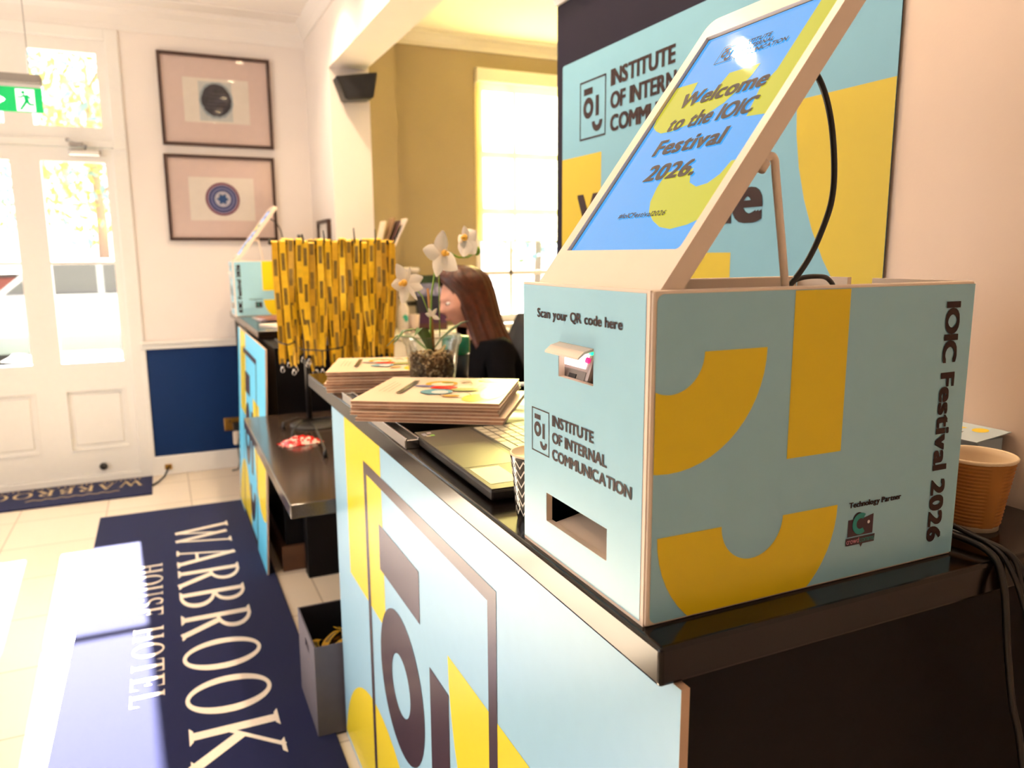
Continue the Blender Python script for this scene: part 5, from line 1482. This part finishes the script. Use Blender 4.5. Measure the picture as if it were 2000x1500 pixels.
# head, turned to the left of the picture and tipped down
HM = Matrix.Translation((1.150, PY, 1.262)) @ Matrix.Rotation(math.radians(-16), 4, 'Y')
def head_geo():
    vs, fs = [], []
    NU, NV = 48, 34
    for j in range(NV + 1):
        th_ = PI * j / NV
        for i in range(NU):
            ph = 2 * PI * i / NU
            d = Vector((math.sin(th_) * math.cos(ph), math.sin(th_) * math.sin(ph), math.cos(th_)))
            f, s_, u = d.x, d.y, d.z
            p = Vector((.098 * f, .076 * s_, .118 * u))
            if u < -.1:
                kk = min(1, (-.1 - u) / .9)
                p.y *= 1 - .42 * kk
                if f < 0: p.x *= 1 - .45 * kk; 
                else: p.x *= 1 - .05 * kk
                if f < 0: p.z *= 1 - .25 * kk
            if f > .15:
                g = lambda a, b_, sa, sb: math.exp(-((p.y - a) / sa) ** 2 - ((p.z - b_) / sb) ** 2)
                p.x += .024 * g(0, -.018, .012, .013) + .013 * g(0, .004, .008, .022)      # nose
                p.x += .006 * g(0, .034, .035, .010)                                     # brow
                p.x -= .011 * (g(.031, .012, .014, .010) + g(-.031, .012, .014, .010))    # sockets
                p.x += .007 * g(0, -.050, .022, .005) + .007 * g(0, -.062, .019, .006)    # lips
                p.x -= .004 * g(0, -.0555, .022, .003)
                p.x += .011 * g(0, -.090, .022, .014)                                    # chin
                p.x += .005 * (g(.038, -.015, .018, .018) + g(-.038, -.015, .018, .018))  # cheeks
            p.x = -p.x
            vs.append(HM @ p)
    for j in range(NV):
        for i in range(NU):
            a = j * NU + i; b_ = j * NU + (i + 1) % NU
            fs.append((a, b_, b_ + NU, a + NU))
    return vs, fs
a, b_ = head_geo(); n0 = len(bv); bv += a; bf += [tuple(i + n0 for i in f) for f in b_]
for s_ in (-1, 1):
    e = MB(); e.ball((.012, s_ * .074, -.004), (.017, .008, .030), M_skin, M=HM)
    n0 = len(bv); bv += e.v; bf += [tuple(i + n0 for i in f) for f in e.f]
bv, bf = remeshed(bv, bf, .0055)
t = thing('person', 'person with long auburn hair and black jacket seated behind the orchid', 'person', (1.30, PY, 0))
q = MB(); q.raw(bv, bf, M_skin, True); q.build('body', t)
jv, jf = skin_mesh([[(hip, (.137, .163)), (waist, (.115, .143)), (chest, (.122, .168)), ((1.222, PY, 1.090), (.072, .085))], arm(-1, .014), arm(1, .014)])
q = MB(); q.raw(jv, jf, M_jacket, True)
q.build('jacket', t)
jv, jf = skin_mesh([leg(-1, .010), leg(1, .010)])
q = MB(); q.raw(jv, jf, mat('dark_trousers', '15151B', .85), True); q.build('trousers', t)
q = MB()
for s_ in (-1, 1):
    q.ball((-.083, s_ * .031, .010), (.0125, .0135, .0105), mat('eye_white', 'E9E2DC', .2), M=HM)
    q.ball((-.0935, s_ * .031, .009), (.003, .006, .006), mat('iris', '3A2A20', .2), M=HM, sub=1)
q.build('eyes', t) if False else None
for s_ in (-1, 1):
    e = MB(); e.ball((-.080, s_ * .031, .011), (.0120, .0125, .0075), mat('eye_white', '9A8478', .5), M=HM); e.ball((-.0905, s_ * .031, .010), (.003, .006, .006), mat('iris', '3A2A20', .2), M=HM, sub=1)
    e.build('eye', t)
e = MB(); e.tube([HM @ Vector((-.1005 + abs(k) * .0022, k * .0055, -.0555 - .0006 * abs(k))) for k in range(-4, 5)], .0028, mat('lip_rose', 'A4524C', .4), 6); e.build('lips', t)
# long hair: a shell over the crown falling behind the face and down the back
rows = [  # z, centre x, centre y, rx, ry, half-angle of the face opening (degrees)
    (1.404, 1.136, PY, .018, .016, 0), (1.399, 1.136, PY, .052, .044, 0), (1.384, 1.138, PY, .084, .068, 0), (1.360, 1.144, PY, .108, .083, 0), (1.335, 1.152, PY, .113, .090, 16), (1.30, 1.166, PY, .110, .091, 34),
    (1.26, 1.178, PY, .108, .096, 40), (1.22, 1.190, PY, .106, .099, 42), (1.18, 1.202, PY, .104, .103, 42), (1.14, 1.216, PY, .106, .112, 42), (1.09, 1.232, PY, .112, .126, 44),
    (1.04, 1.244, PY, .116, .138, 50), (.99, 1.256, PY, .112, .144, 60), (.95, 1.268, PY, .102, .142, 72), (.925, 1.276, PY, .092, .134, 84)]
vs, fs = [], []
NA = 96
rnd = random.Random(4)
ph_ = [rnd.uniform(0, 6) for _ in range(8)]
for ins in (0, 1):
    for r_, (z, cx, cy, rx, ry, op) in enumerate(rows):
        for i in range(NA + 1):
            a = math.radians(180 + op) + math.radians(360 - 2 * op) * i / NA
            g = 1 + .030 * math.sin(a * 17 + ph_[0] + .5 * math.sin(r_ * .6)) + .018 * math.sin(a * 31 + ph_[1]) + .02 * math.sin(a * 7 + ph_[2] + r_ * .25)
            k = (g if not ins else .93) if r_ > 1 else (1 if not ins else .93)
            zz = z - (0 if not ins else .004) + (.012 * math.sin(a * 9 + 1) if r_ >= len(rows) - 2 else 0)
            vs.append((cx + rx * k * math.cos(a), cy + ry * k * math.sin(a), zz))
W_ = NA + 1; n_ = len(rows)
for r_ in range(n_ - 1):
    for i in range(NA):
        a = r_ * W_ + i
        fs.append((a, a + 1, a + W_ + 1, a + W_)); b_ = a + n_ * W_
        fs.append((b_, b_ + W_, b_ + W_ + 1, b_ + 1))
    for e_ in (0, NA):
        a = r_ * W_ + e_; b_ = a + n_ * W_
        fs.append((a, a + W_, b_ + W_, b_) if e_ else (a, b_, b_ + W_, a + W_))
for i in range(NA):
    a = (n_ - 1) * W_ + i; b_ = a + n_ * W_
    fs.append((a, a + 1, b_ + 1, b_))
fs.append(tuple(range(NA)))
q = MB(); q.raw(vs, fs, M_hair, True); q.build('hair', t)
